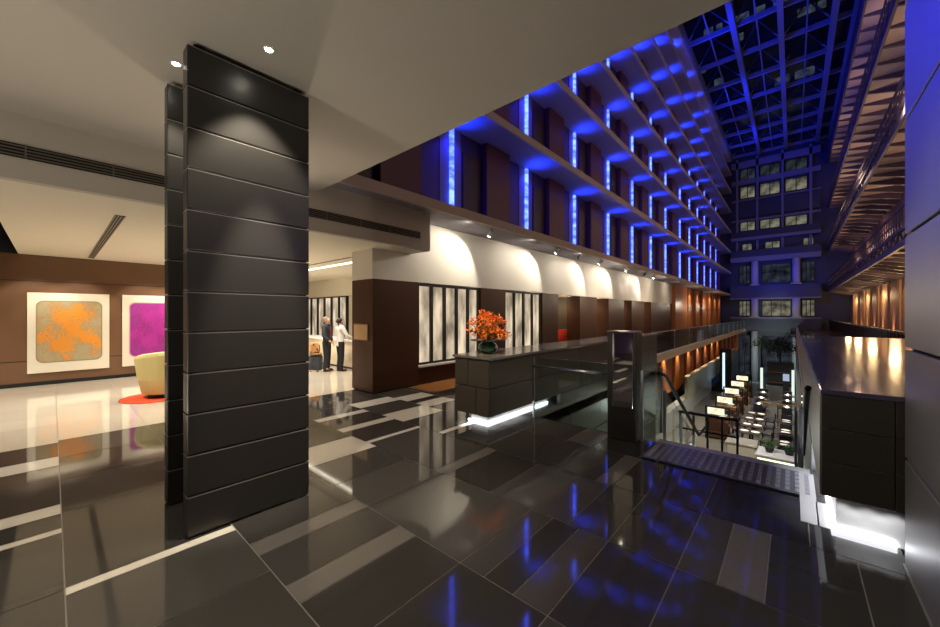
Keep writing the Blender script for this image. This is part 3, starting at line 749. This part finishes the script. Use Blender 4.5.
# glass screen between desk and stone post
def glass_balustrade(name, lab, p, q, h, npan, rail=True, z0=0.0, posts=True, glass=GLASS, railh=None):
    p, q = Vector(p), Vector(q); t = thing(name, lab, 'balustrade', tuple((p+q)/2)); d = (q-p)/npan; dn = (q-p).normalized()
    nrm = Vector((-dn.y, dn.x, 0)).normalized()*.008
    for k in range(npan):
        a = p+d*k+dn*.02; b = p+d*(k+1)-dn*.02; g_ = MB()
        up = Vector((0,0,h)); lo = Vector((0,0,z0))
        A = [a+lo-nrm, b+lo-nrm, b+up-nrm, a+up-nrm]; B = [a+lo+nrm, b+lo+nrm, b+up+nrm, a+up+nrm]
        g_.face(A); g_.face(B[::-1])
        g_.face((A[3], A[2], B[2], B[3]))
        g_.build('glass_panel', glass, t)
    if rail:
        rh = railh or h*.98
        MB().tube((p+Vector((0,0,rh))-nrm*6, q+Vector((0,0,rh))-nrm*6), .022, 10).build('handrail', STEEL, t, True)
    if posts:
        for k in range(npan+1):
            a = p+d*k; MB().box((a.x-.018, a.y-.018, a.z), (a.x+.018, a.y+.018, a.z+h), 0, .003).build('post', STEEL, t)
    return t
glass_balustrade('glass_balustrade', 'glass balustrade with steel rail between long desk and stone post', (-3.40, 5.55, 0), (-2.06, 5.55, 0), 1.05, 1, railh=.9)
t = thing('stone_post', 'dark stone post with mirrored upper panel beside the stairs', 'post', (-1.84, 5.5, 0), 0, None, 'thing')
MB().box((-2.04, 5.36, 0), (-1.64, 5.62, 1.54), 0, .006).build('cladding', STONE, t)
MB().box((-1.96, 5.345, .47), (-1.68, 5.362, 1.53), 0, .003).build('mirror_panel', CHROME, t)
MB().box((-2.045, 5.35, 1.54), (-1.635, 5.63, 1.555), 0, .003).build('cap', BRONZE, t)
glass_balustrade('glass_balustrade', 'low glass panel at the left side of stair head', (-1.60, 5.50, 0), (-1.50, 6.1, 0), 1.0, 1, rail=False)
# stone lined walls of the void below
vw = MB().box((-3.9, 5.62, -4.1), (-3.56, 13.68, -.02), 1)
for r_ in range(5):
    z0 = -4.1+r_*.8; off = .8 if r_ % 2 else 0; yy = 5.62-off
    while yy < 13.6:
        a, b = max(yy, 5.62), min(yy+1.6, 13.68); vw.box((-3.57, a+.004, z0+.006), (-3.52, b-.004, z0+.79), 0, .003); yy += 1.6
struct(vw.build('wall_void', [STONE_DESK, JOINT]))
struct(MB().box((-3.5, 5.02, -4.1), (-1.5, 5.30, -.32)).build('wall_stairwell', [STEEL])); struct(MB().box((.16, 5.8, -4.1), (.24, 13.9, .3)).box((.16, 13.9, -4.1), (.24, 33.4, .9)).build('wall_void_right', STEEL))

# tactile strip and stairs
tp = MB().box((-1.43, 4.92, -.004), (.15, 5.62, .002), 1)
for i in range(20):
    for j in range(5):
        x = -1.39+i*.078; yv = 4.96+j*.128; tp.box((x, yv, .002), (x+.036, yv+.105, .008), 0, .002)
tag(tp.build('tactile_strip', [TACT, mat('tactile_base', (.10, .10, .12), .3, noise=(20, .3))]), 'ribbed tactile warning strip at the head of the stairs', 'floor strip')
stp = MB(); z = 0.0; yy = 5.62
stp.box((-1.45, 5.62, -.3), (.15, 5.79, 0)); yy = 5.79
for k in range(10): z -= .165; stp.box((-1.45, yy, z-.25), (.15, yy+.29, z)); yy += .29
stp.box((-2.0, yy, z-.2), (.15, yy+1.0, z)); yy += 1.0
for k in range(14): z -= .165; stp.box((-.85, yy, z-.25), (.15, yy+.29, z)); yy += .29
tag(stp.build('staircase', GREY), 'stone stairs going down to the restaurant', 'stairs', kind='thing')
def slope_rail(lab, x, glass_on=True):
    t = thing('stair_balustrade', lab, 'balustrade', (x, 7.5, -1))
    A, B = (5.79, 0.0), (8.69, -1.65)
    g_ = MB()
    g_.face(((x, A[0], A[1]-.25), (x, B[0], B[1]-.25), (x, B[0], B[1]+.95), (x, A[0], A[1]+.95)))
    g_.build('glass_panel', GLASS2, t)
    MB().tube(((x+.05, 5.75, .95), (x+.05, 6.1, .88), (x+.05, 8.75, -.68), (x+.05, 9.4, -.68)), .028, 10).build('handrail', BLACK, t, True)
    for k in range(3):
        yv = 6.3+k*1.1; zz = -(yv-5.79)*.569
        MB().box((x-.02, yv-.02, zz-.2), (x+.02, yv+.02, zz+.9)).build('post', STEEL, t)
slope_rail('sloping dark handrail over glass on the left of stairs', -1.5)
slope_rail('sloping dark handrail over glass on the right of stairs', .08)
t = thing('landing_railing', 'dark railing of bars on the stair landing above the tables', 'railing', (-1.4, 9.66, -1.65))
MB().box((-2.0, 9.62, -.50), (-.86, 9.68, -.44), 0, .01).build('handrail', BLACK, t)
MB().box((-2.0, 9.63, -.86), (-.86, 9.67, -.82), 0, .008).build('rail', BLACK, t)
for k in range(5): MB().box((-1.99+k*.27, 9.63, -1.65), (-1.95+k*.27, 9.67, -.47)).build('post', BLACK, t)
t = thing('rail_post', 'slim dark metal post at the right of stairs landing', 'post', (.04, 9.6, -1.65), 0, None, 'thing')
MB().box((.02, 9.58, -1.65), (.06, 9.62, -.1), 0, .01).build('shaft', STEEL, t)
MB().box((-.03, 9.53, -1.65), (.11, 9.67, -1.63)).build('base', BLACK, t)

# ================================================================== RIGHT COUNTER
t = thing('bar_counter', 'wide dark stone counter with white glow beneath it by the metal wall', 'counter', (1.6, 9, 0))
bc = MB().box((.21, 4.10, .36), (2.9, 13.7, 1.16), 1)
for z0, z1 in ((.36, .625), (.63, .89), (.895, 1.16)):
    xs = [.17, .56, 1.5, 2.9]
    for a, b in zip(xs, xs[1:]): bc.box((a+.002, 4.05, z0), (b-.002, 4.11, z1), 0, .003)
struct(MB().box((.16, 4.3, -.004), (.262, 4.83, .004)).box((.05, 4.3, -.003), (.17, 5.62, .004)).build('trim_33', mat('painted_floor_glow', (.42, .42, .43), .35, noise=(20, .1))))  # pale strip stands in for the white glow on the floor
bc.build('cladding', [STONE_DESK, JOINT], t)
MB().box((.165, 4.045, 1.16), (2.95, 13.75, 1.20), 0, .005).build('worktop', COUNTER, t)
MB().box((.16, 4.06, .36), (.21, 13.7, 1.155), 0, .003).build('side_panel', STEEL, t)
MB().box((.27, 4.30, 0), (2.9, 13.6, .36)).build('plinth', WHITE, t)
MB().box((.24, 4.27, .004), (.60, 4.30, .035)).box((.24, 4.30, .004), (.27, 6.2, .035)).build('light_strip', LED, t)

# ================================================================== GROUND LEVEL EDGE ON THE LEFT
struct(MB().box((-4.6, 13.72, -.33), (-4.42, 58, 0.02)).build('trim_21', CREAM))
glass_balustrade('gallery_balustrade', 'long glass balustrade along the ground floor edge', (-4.5, 13.8, .02), (-4.5, 55.8, .02), 1.0, 12)
struct(MB().box((-5.4, 13.8, -2.6), (-5.2, 58, -.32)).build('wall_lower_timber', WOOD_OR))
pl = MB()
for k in range(14): pl.box((-5.2, 14.5+k*3, -2.6), (-5.05, 15.6+k*3, -.34), 0, .01)
struct(pl.build('trim_22', WOOD_OR))
t = thing('ramp_parapet', 'sloping green grey stone parapet above the lamp screens', 'parapet', (-4.55, 34, -4.1), 0, None, 'thing')
MB().box((-4.68, 24.0, -3.05), (-4.55, 47, -1.85)).build('panel', GREEN_ST, t)
MB().box((-4.72, 23.95, -1.85), (-4.5, 47, -1.78), 0, .01).build('coping', CREAM, t)
struct(MB().box((-4.9, 10, -4.1), (-4.7, 33.4, -3.0)).box((-6.6, 13.68, -4.1), (-6.4, 33.4, -.3)).build('wall_lower_stone', GREY))
struct(MB().box((-4.72, 13.7, -4.1), (-4.6, 23.9, -3.05)).build('trim_23', GREY))

# ================================================================== RESTAURANT
def make_chair():
    t = thing('dining_chair', 'dark chair', 'chair')
    MB().box((-.21, -.21, .42), (.21, .21, .48), 0, .015).build('seat', DARK, t, False, False)
    MB().box((-.21, -.23, .50), (.21, -.18, .90), 0, .015).build('backrest', DARK, t, False, False)
    for sx in (-1, 1):
        for sy in (-1, 1): MB().box((sx*.18-.017, sy*.18-.017, 0), (sx*.18+.017, sy*.18+.017, .43)).build('leg', BLACK, t, False, False)
    return t
def make_table():
    t = thing('dining_table', 'table', 'table')
    MB().box((-.38, -.38, .72), (.38, .38, .75), 0, .008).build('tabletop', TABLE, t, False, False)
    MB().tube(((0,0,.03), (0,0,.72)), .04).build('pedestal', BLACK, t, False, False)
    MB().lathe([(.26, 0), (.26, .02), (.05, .035)], (0,0,0), 20).build('base', BLACK, t, False, False)
    return t
def make_light():
    t = thing('table_light', 'light', 'candle', (0,0,0))
    MB().lathe([(.035, 0), (.04, .05), (.035, .10)], (0,0,0), 12).build('glass_holder', CANDLE, t, True, False)
    return t
def make_plate():
    t = thing('dinner_plate', 'plate', 'plate', (0,0,0))
    MB().lathe([(.08, 0), (.155, .015), (.16, .02), (.11, .014), (.001, .010)], (0,0,0), 18).build('dish', LINEN, t, True, False)
    return t
chair0, table0, cand0, plate0 = make_chair(), make_table(), make_light(), make_plate()
first = {'c': True, 't': True, 'l': True, 'p': True}
def use(proto, key, loc, rz, lab, grp):
    o = proto if first[key] else copy_tree(proto); first[key] = False
    o.location = loc; o.rotation_euler = (0,0,rz); o['label'] = lab; o['group'] = grp
    return o
ZF = -4.1
def dining(x, y_, where, grp, sides='x', lit=False):
    use(table0, 't', (x, y_, ZF), 0, 'dark square table, %s' % where, 'dining tables '+grp)
    for nm, dx, dy, rz in (('left', -.55, 0, -PI/2), ('right', .55, 0, PI/2)) if sides == 'x' else (('near', 0, -.62, 0), ('far', 0, .62, PI)):
        use(chair0, 'c', (x+dx, y_+dy, ZF), rz, 'dark chair %s of table, %s' % (nm, where), 'dining chairs '+grp)
        use(plate0, 'p', (x+dx*.36, y_+dy*.36, ZF+.752), 0, 'white plate %s on table, %s' % (nm, where), 'plates '+grp)
    if lit: use(cand0, 'l', (x, y_, ZF+.752), 0, 'glowing light on table, %s' % where, 'table lights '+grp)
for k, yv in enumerate((20.2, 21.5, 22.8, 24.1)):
    dining(-1.42, yv, '%s beyond stone bar, middle row' % ORD[k], 'in the middle row before the brass rail', 'x')
for k, yv in enumerate((19.2, 21.2, 23.2)):
    dining(-.24, yv, '%s beyond stone bar, right wall row' % ORD[k], 'along the right wall', 'y')
for k in range(3):
    dining(-1.45, 26.6+k*2.0, '%s beyond brass rail, left lit row' % ORD[k], 'in the left lit row beyond the brass rail', 'y', True)
    dining(-.25, 26.6+k*2.0, '%s beyond brass rail, right lit row' % ORD[k], 'in the right lit row beyond the brass rail', 'y', True)
# glowing lamp screens with banquettes
def lamp_screen(k, yv):
    t = thing('lamp_screen', 'dark framed screen with glowing cream top, %s from the stairs' % ORD[k], 'lamp', (-2.55, yv, ZF), 0, 'glowing lamp screens by the banquettes')
    x0, x1 = -3.15, -2.17
    MB().box((x0, yv-.03, ZF), (x0+.06, yv+.03, -2.55)).box((x1-.06, yv-.03, ZF), (x1, yv+.03, -2.55)).box((x0, yv-.03, -2.6), (x1, yv+.03, -2.54)).build('frame', BLACK, t)
    MB().box((x0+.10, yv-.012, -2.92), (x1-.22, yv+.012, -2.62)).build('lamp_shade', LAMPTOP, t)
    MB().box((x0+.06, yv-.015, ZF+.4), (x1-.06, yv+.015, -3.25)).build('panel', WOOD_V, t)
    b = thing('banquette', 'amber leather bench behind the %s glowing lamp screen' % ORD[k], 'bench', (-2.2, yv+.6, ZF), 0, 'amber banquettes beside the lamp screens')
    MB().box((-3.1, yv+.15, ZF), (-2.17, yv+.7, ZF+.45), 0, .03).build('seat', AMBER, b)
    MB().box((-3.1, yv+.1, ZF+.45), (-2.17, yv+.24, ZF+1.0), 0, .03).build('backrest', AMBER, b)
    if k < 4: dining(-2.65, yv+1.75, 'behind %s amber bench' % ORD[k], 'by the amber benches', 'y')
for k, yv in enumerate((20.6, 23.6, 26.6, 29.6, 32.5)): lamp_screen(k, yv)
# near stone bar with display and plant
t = thing('stone_bar', 'pale stone bar below the stairs with a lit display', 'bar counter', (-.9, 17.5, ZF))
MB().box((-1.9, 17.1, ZF), (-1.05, 17.9, -3.12), 0, .01).build('body', BEIGE_STONE, t)
MB().box((-1.05, 16.6, ZF), (.1, 17.6, -3.22), 0, .01).build('display_body', BEIGE_STONE, t)
MB().box((-1.95, 17.05, -3.12), (-1.0, 17.95, -3.07), 0, .008).build('worktop', BEIGE_STONE, t)
MB().box((-1.0, 16.55, -3.22), (.12, 17.65, -3.18), 0, .006).build('display_top', WHITE, t)
MB().box((-.95, 16.585, -3.6), (.05, 16.6, -3.3)).build('display_light', glow('display_glow', (.95, 1, .62), 1.6), t)
random.seed(5)
def plant(name, lab, c, r, h, m, n, pot=True, cat='plant'):
    t = thing(name, lab, cat, c); f = MB()
    for _ in range(n):
        a = random.uniform(0, 2*PI); e = random.uniform(-.3, 1)*PI/2; rr = r*random.uniform(.3, 1)
        p = Vector((c[0]+rr*math.cos(a)*math.cos(e), c[1]+rr*math.sin(a)*math.cos(e), c[2]+h+rr*math.sin(e)*.8))
        f.leaf(p, (random.gauss(0,1), random.gauss(0,1), random.gauss(.3,1)), .16*max(r, .4), .08*max(r, .4))
    f.build('foliage', m, t)
    if pot: MB().lathe([(.10, 0), (.14, .16), (.12, .16), (.001, .14)], c, 16).build('pot', BLACK, t, True); MB().tube(((c[0], c[1], c[2]+.12), (c[0], c[1], c[2]+h)), .012, 5).build('stem', LEAF, t)
    else: MB().tube(((c[0], c[1], c[2]), (c[0]+.05, c[1], c[2]+h*.5), (c[0], c[1], c[2]+h)), [.09, .07, .04], 8).build('trunk', WOOD_V, t)
    return t
plant('potted_plant', 'bright green potted plant on the bar display', (-.64, 17.1, -3.18), .26, .26, LEAF, 260)
plant('potted_plant', 'small green potted plant at the bar right end', (-.1, 17.2, -3.18), .17, .2, LEAF, 120)
t = thing('brass_rail', 'thin brass rail crossing behind the near tables', 'railing', (-.5, 25.2, ZF))
MB().box((-1.35, 25.17, -2.97), (.12, 25.23, -2.90), 0, .01).build('handrail', GOLD, t)
for x in (-1.3, -.6, .08): MB().box((x-.02, 25.18, ZF), (x+.02, 25.22, -2.97)).build('post', BLACK, t)
# service station, light posts, trees
t = thing('back_bar', 'dark tall service bar at the far end of restaurant', 'cabinet', (-.6, 33, ZF))
MB().box((-1.35, 32.7, ZF), (.05, 33.2, -1.5), 0, .01).build('body', BLACK, t)
for k in range(3): MB().box((-1.3, 32.5, -3.6+k*.7), (0, 32.7, -3.56+k*.7)).build('shelf', WOOD_V, t)
MB().box((-1.4, 32.4, ZF), (.1, 32.7, -3.1), 0, .01).build('counter', STEEL, t)
for x, lab in ((-1.62, 'white glowing light post left of the dark service bar'), (.0, 'white glowing light post right of the dark service bar')):
    t = thing('light_post', lab, 'lamp', (x, 32.2, ZF))
    MB().box((x-.07, 32.13, ZF+.08), (x+.07, 32.27, -1.9), 0, .01).build('lamp_shade', glow('post_glow', (.85, 1, .85), .8), t)
    MB().box((x-.1, 32.1, ZF), (x+.1, 32.3, ZF+.08)).build('base', BLACK, t)
plant('tree', 'dark leafy tree growing behind the service bar', (-.7, 34.5, -6.6), 1.0, 5.9, DLEAF, 900, False, 'tree')
plant('tree', 'grey green leafy tree left of the service bar', (-1.9, 37.5, -6.6), .8, 5.9, LEAF, 500, False, 'tree')
plant('tree', 'tall dark leafy tree near the right far column', (.2, 40, -6.6), .9, 6.6, DLEAF, 500, False, 'tree')
t = thing('display_cabinet', 'slim pale blue lit cabinet at the left far end', 'cabinet', (-4.1, 34.5, -6.6))
MB().box((-4.3, 34.3, -6.6), (-3.6, 34.9, -.9), 0, .01).build('body', BLACK, t)
MB().box((-4.1, 34.27, -4.0), (-3.95, 34.3, -1.2)).build('light_strip', glow('cabinet_glow', (.6, .85, 1), 1.2), t)
t = thing('screen_monitor', 'small monitor on dark stand before the dark service bar', 'monitor', (-.35, 31.9, ZF))
MB().box((-.5, 31.8, ZF), (-.2, 32.0, -2.6), 0, .01).build('stand', BLACK, t)
MB().box((-.5, 31.76, -2.6), (-.18, 31.84, -2.15), 0, .01).build('display', glow('monitor_glow', (.5, .6, .8), .6), t)

# ------------------------------------------------------------------ spotlights under the first slab
for k, (yv, on) in enumerate(((8.0, 1), (11.8, 1), (13.6, 0), (15.7, 1), (19.1, 1), (22.0, 0), (23.9, 1))):
    z = 4.15
    t = thing('spotlight', '%s ceiling spotlight %s, %s along the gallery slab' % ('white' if on else 'dark', 'shining on white wall' if on else 'pointing away', ORD[k]), 'spotlight', (-6.25, yv, z))
    MB().tube(((-6.25, yv, z-.08), (-6.25, yv, z)), .012).build('bracket', BLACK, t)
    hs = MB().tube(((-6.20, yv, z-.06), (-6.33, yv, z-.19)), .055, 14).build('housing', WHITE if on else BLACK, t, False)
    if on:
        MB().tube(((-6.332, yv, z-.192), (-6.336, yv, z-.196)), .045, 14).build('lens', LENS, hs)
        light('SPOT', (-6.36, yv, z-.22), 105, (1, .9, .74), (-7.15, yv-.9, 2.75), .04, 112, .35)

# ================================================================== LAMPS
warm, warm2, white = (1, .80, .55), (1, .72, .42), (1, .92, .8)
# lobby: unseen fill spots added around the viewer, aimed down and up
for p in ((-2.2, -2.5), (-4.6, -1.6), (-.6, -1.0), (-5.4, 2.4), (-1.6, 2.2)): light('SPOT', (p[0], p[1], 3.95), 120, warm, (p[0], p[1], 0), .06, 110, .8)
for p in ((-4.6, -4.6), (-1.6, -4.6), (-3.0, -2.2)): light('SPOT', (p[0], p[1], .5), 150, (1, .89, .74), (p[0]-.2, p[1]+1.6, 4), .05, 150, 1)
light('SPOT', (-5.9, 2.4, 2.2), 40, (1, .86, .68), (-4.2, 1.8, 4), .05, 150, 1)
# lounge
for p in ((-13.1, -.3), (-13.1, .4), (-13.1, 1.8), (-13.1, 2.4), (-13.1, -2.0)): light('SPOT', (p[0], p[1], 3.25), 85, (1, .88, .70), (-14.29, p[1], 1.3), .05, 70, .5)
for p in ((-11.5, 0), (-9.2, .2), (-11.5, 2.8), (-9.4, 2.9), (-12.5, -3)): light('SPOT', (p[0], p[1], 3.25), 290, (1, .92, .80), (p[0], p[1], 0), .08, 120, .7)
# reception
for x in (-15.5, -13, -11, -9.4): light('SPOT', (x, 5.2, 3.24), 190, white, (x, 5.3, 0), .08, 130, .7)
light('AREA', (-12.5, 5.3, .35), 25, warm, (-12, 5.0, 3.3), 1.5)
# screens, orange floor, columns
for yv in (6.6, 7.4, 8.1, 10.4, 11.5): light('SPOT', (-6.95, yv, 2.58), 26, white, (-7.2, yv, .6), .02, 60, .5)
light('SPOT', (-3.1, 2.9, 3.95), 150, warm, (-3.85, 4.45, .6), .05, 40, .8)  # fill added to brighten the desk end, no fitting built
light('SPOT', (-1.5, 2.9, 3.95), 190, warm, (-3.5, 6.3, .6), .05, 46, .8)  # fill added to brighten the desk's long side
light('SPOT', (-3.0, 3.0, 3.9), 330, warm, (-3.9, 4.9, 1.5), .05, 22, .8)  # fill added to brighten the flowers
light('SPOT', (-6.7, 7.2, 3.2), 60, warm2, (-6.6, 7.0, 0), .05, 80, .6)
for yv in (14.4, 18.1, 21.9, 25.6): light('POINT', (-8.6, yv, 2.3), 38, warm2, None, .1)
for yv in (12.2, 15.3, 18.8, 22.4): light('SPOT', (-7.9, yv-.25, 2.68), 25, warm, (-7.6, yv, 1.0), .03, 80, .5)
for yv in (7, 10, 13.5, 17.5, 21.5, 26, 30): light('SPOT', (-6.08, yv, 4.1), 34, (1, .9, .74), (-7.15, yv, 3.2), .1, 165, 1)  # unseen fill added along the white header wall
for yv in (17, 25, 36, 47): light('POINT', (-5.8, yv, 2.6), 45, (1, .85, .65), None, .2)
# timber walls far left, upper and lower
for k in range(6): light('SPOT', (-6.55, 37.7+k*3.5, 4.0), 200, warm2, (-7.0, 37.7+k*3.5, 1.5), .05, 70, .5)
for k in range(9): light('SPOT', (-4.8, 15.0+k*3.0, -.40), 70, warm2, (-5.15, 15.0+k*3.0, -2.2), .05, 90, .5)
# arcade and walkways
for k in range(11): light('SPOT', (4.45, 16.8+k*3.6, .12), 150, (1, .52, .22), (4.74, 16.8+k*3.6, 3), .04, 46, .5)
for i, zb in enumerate(WK):
    for k in range(7): light('POINT', (4.2, 8+k*7.5, zb-1.6 if i else zb-1.2), 34 if i else 60, (1, .62, .44) if i else (1, .66, .32), None, .2)
# restaurant
for x, yv in ((-1.4, 15.5), (-1.2, 20), (-.6, 23), (-2.6, 20), (-2.6, 25), (-1.2, 28), (-.6, 31), (-3.8, 22)): light('SPOT', (x, yv, -.6), 260, (1, .93, .78), (x, yv, -4.1), .08, 110, .7)
light('SPOT', (-1.6, 49, -2.6), 800, (.85, 1, .85), (-1.6, 58, -3.4), .2, 90, .8)
light('SPOT', (-1.6, 53, 2.6), 90, (1, .95, .9), (-1.6, 58, 2.6), .2, 70, .8)
light('POINT', (-3.0, 9.0, -2.6), 60, (.9, 1, .85), None, .3)
light('POINT', (-2.6, 12.5, -1.2), 30, (.95, 1, .9), None, .3)
light('SPOT', (-2.2, 7.4, -.6), 14, (.95, 1, .9), (-3.5, 8.5, -1.2), .1, 120, 1)  # fill added to lift the dark stone void
for yv in (4.45, 4.75, 5.05, 5.35, 5.6): light('SPOT', (.19, yv, .345), 3.2, (.93, .95, 1), (.16, yv, 0), .02, 95, .4)
for x in (.3, .45, .58): light('SPOT', (x, 4.17, .345), 1.6, (.93, .95, 1), (x, 4.2, 0), .02, 95, .4)
for yv in (4.7, 5.0, 5.3): light('SPOT', (-3.6, yv, .19), 5, (.93, .95, 1), (-3.56, yv, 0), .02, 95, .4)
for x in (-4.05, -3.85, -3.65): light('SPOT', (x, 4.56, .19), 5, (.93, .95, 1), (x, 4.53, 0), .02, 95, .4)
# unseen atrium fill added: blue washes, warm on fascias, white on metal panels
for yv in (10, 20, 30, 40, 50): light('SPOT', (-5.2, yv, 18.8), 1300, (.008, .03, 1), (-.5, yv+2, 22), .3, 150, 1)
for yv in (12, 26, 40): light('SPOT', (-5.8, yv, 12.55), 900, (.012, .03, 1), (2, yv, 16), .3, 110, 1)
for yv, z in ((10, 9), (20, 9), (32, 10), (44, 11)): light('POINT', (2.8, yv, z), 55, (1, .72, .5), None, .4)
light('SPOT', (-5.6, 8.5, 6.4), 1300, (.02, .03, 1), (.6, 3.2, 4.3), .2, 34, 1)
light('SPOT', (-1.0, 2.7, 3.95), 80, (1, .95, .88), (.6, 3.2, 1.3), .05, 64, 1)
light('SPOT', (-1.6, 50, 6.2), 700, (.02, .06, 1), (-1.6, 58, 7), .3, 120, 1)

w = bpy.data.worlds.new('night'); sc.world = w; w.use_nodes = True
w.node_tree.nodes['Background'].inputs[0].default_value = (.02, .03, .08, 1); w.node_tree.nodes['Background'].inputs[1].default_value = .15
sc.view_settings.view_transform = 'Standard'; sc.view_settings.look = 'None'; sc.view_settings.exposure = .32; sc.view_settings.gamma = 1.0
sc.cycles.max_bounces = 7; sc.cycles.transparent_max_bounces = 12; sc.cycles.sample_clamp_indirect = 4; sc.cycles.use_denoising = True
sc.cycles.caustics_reflective = False; sc.cycles.caustics_refractive = False
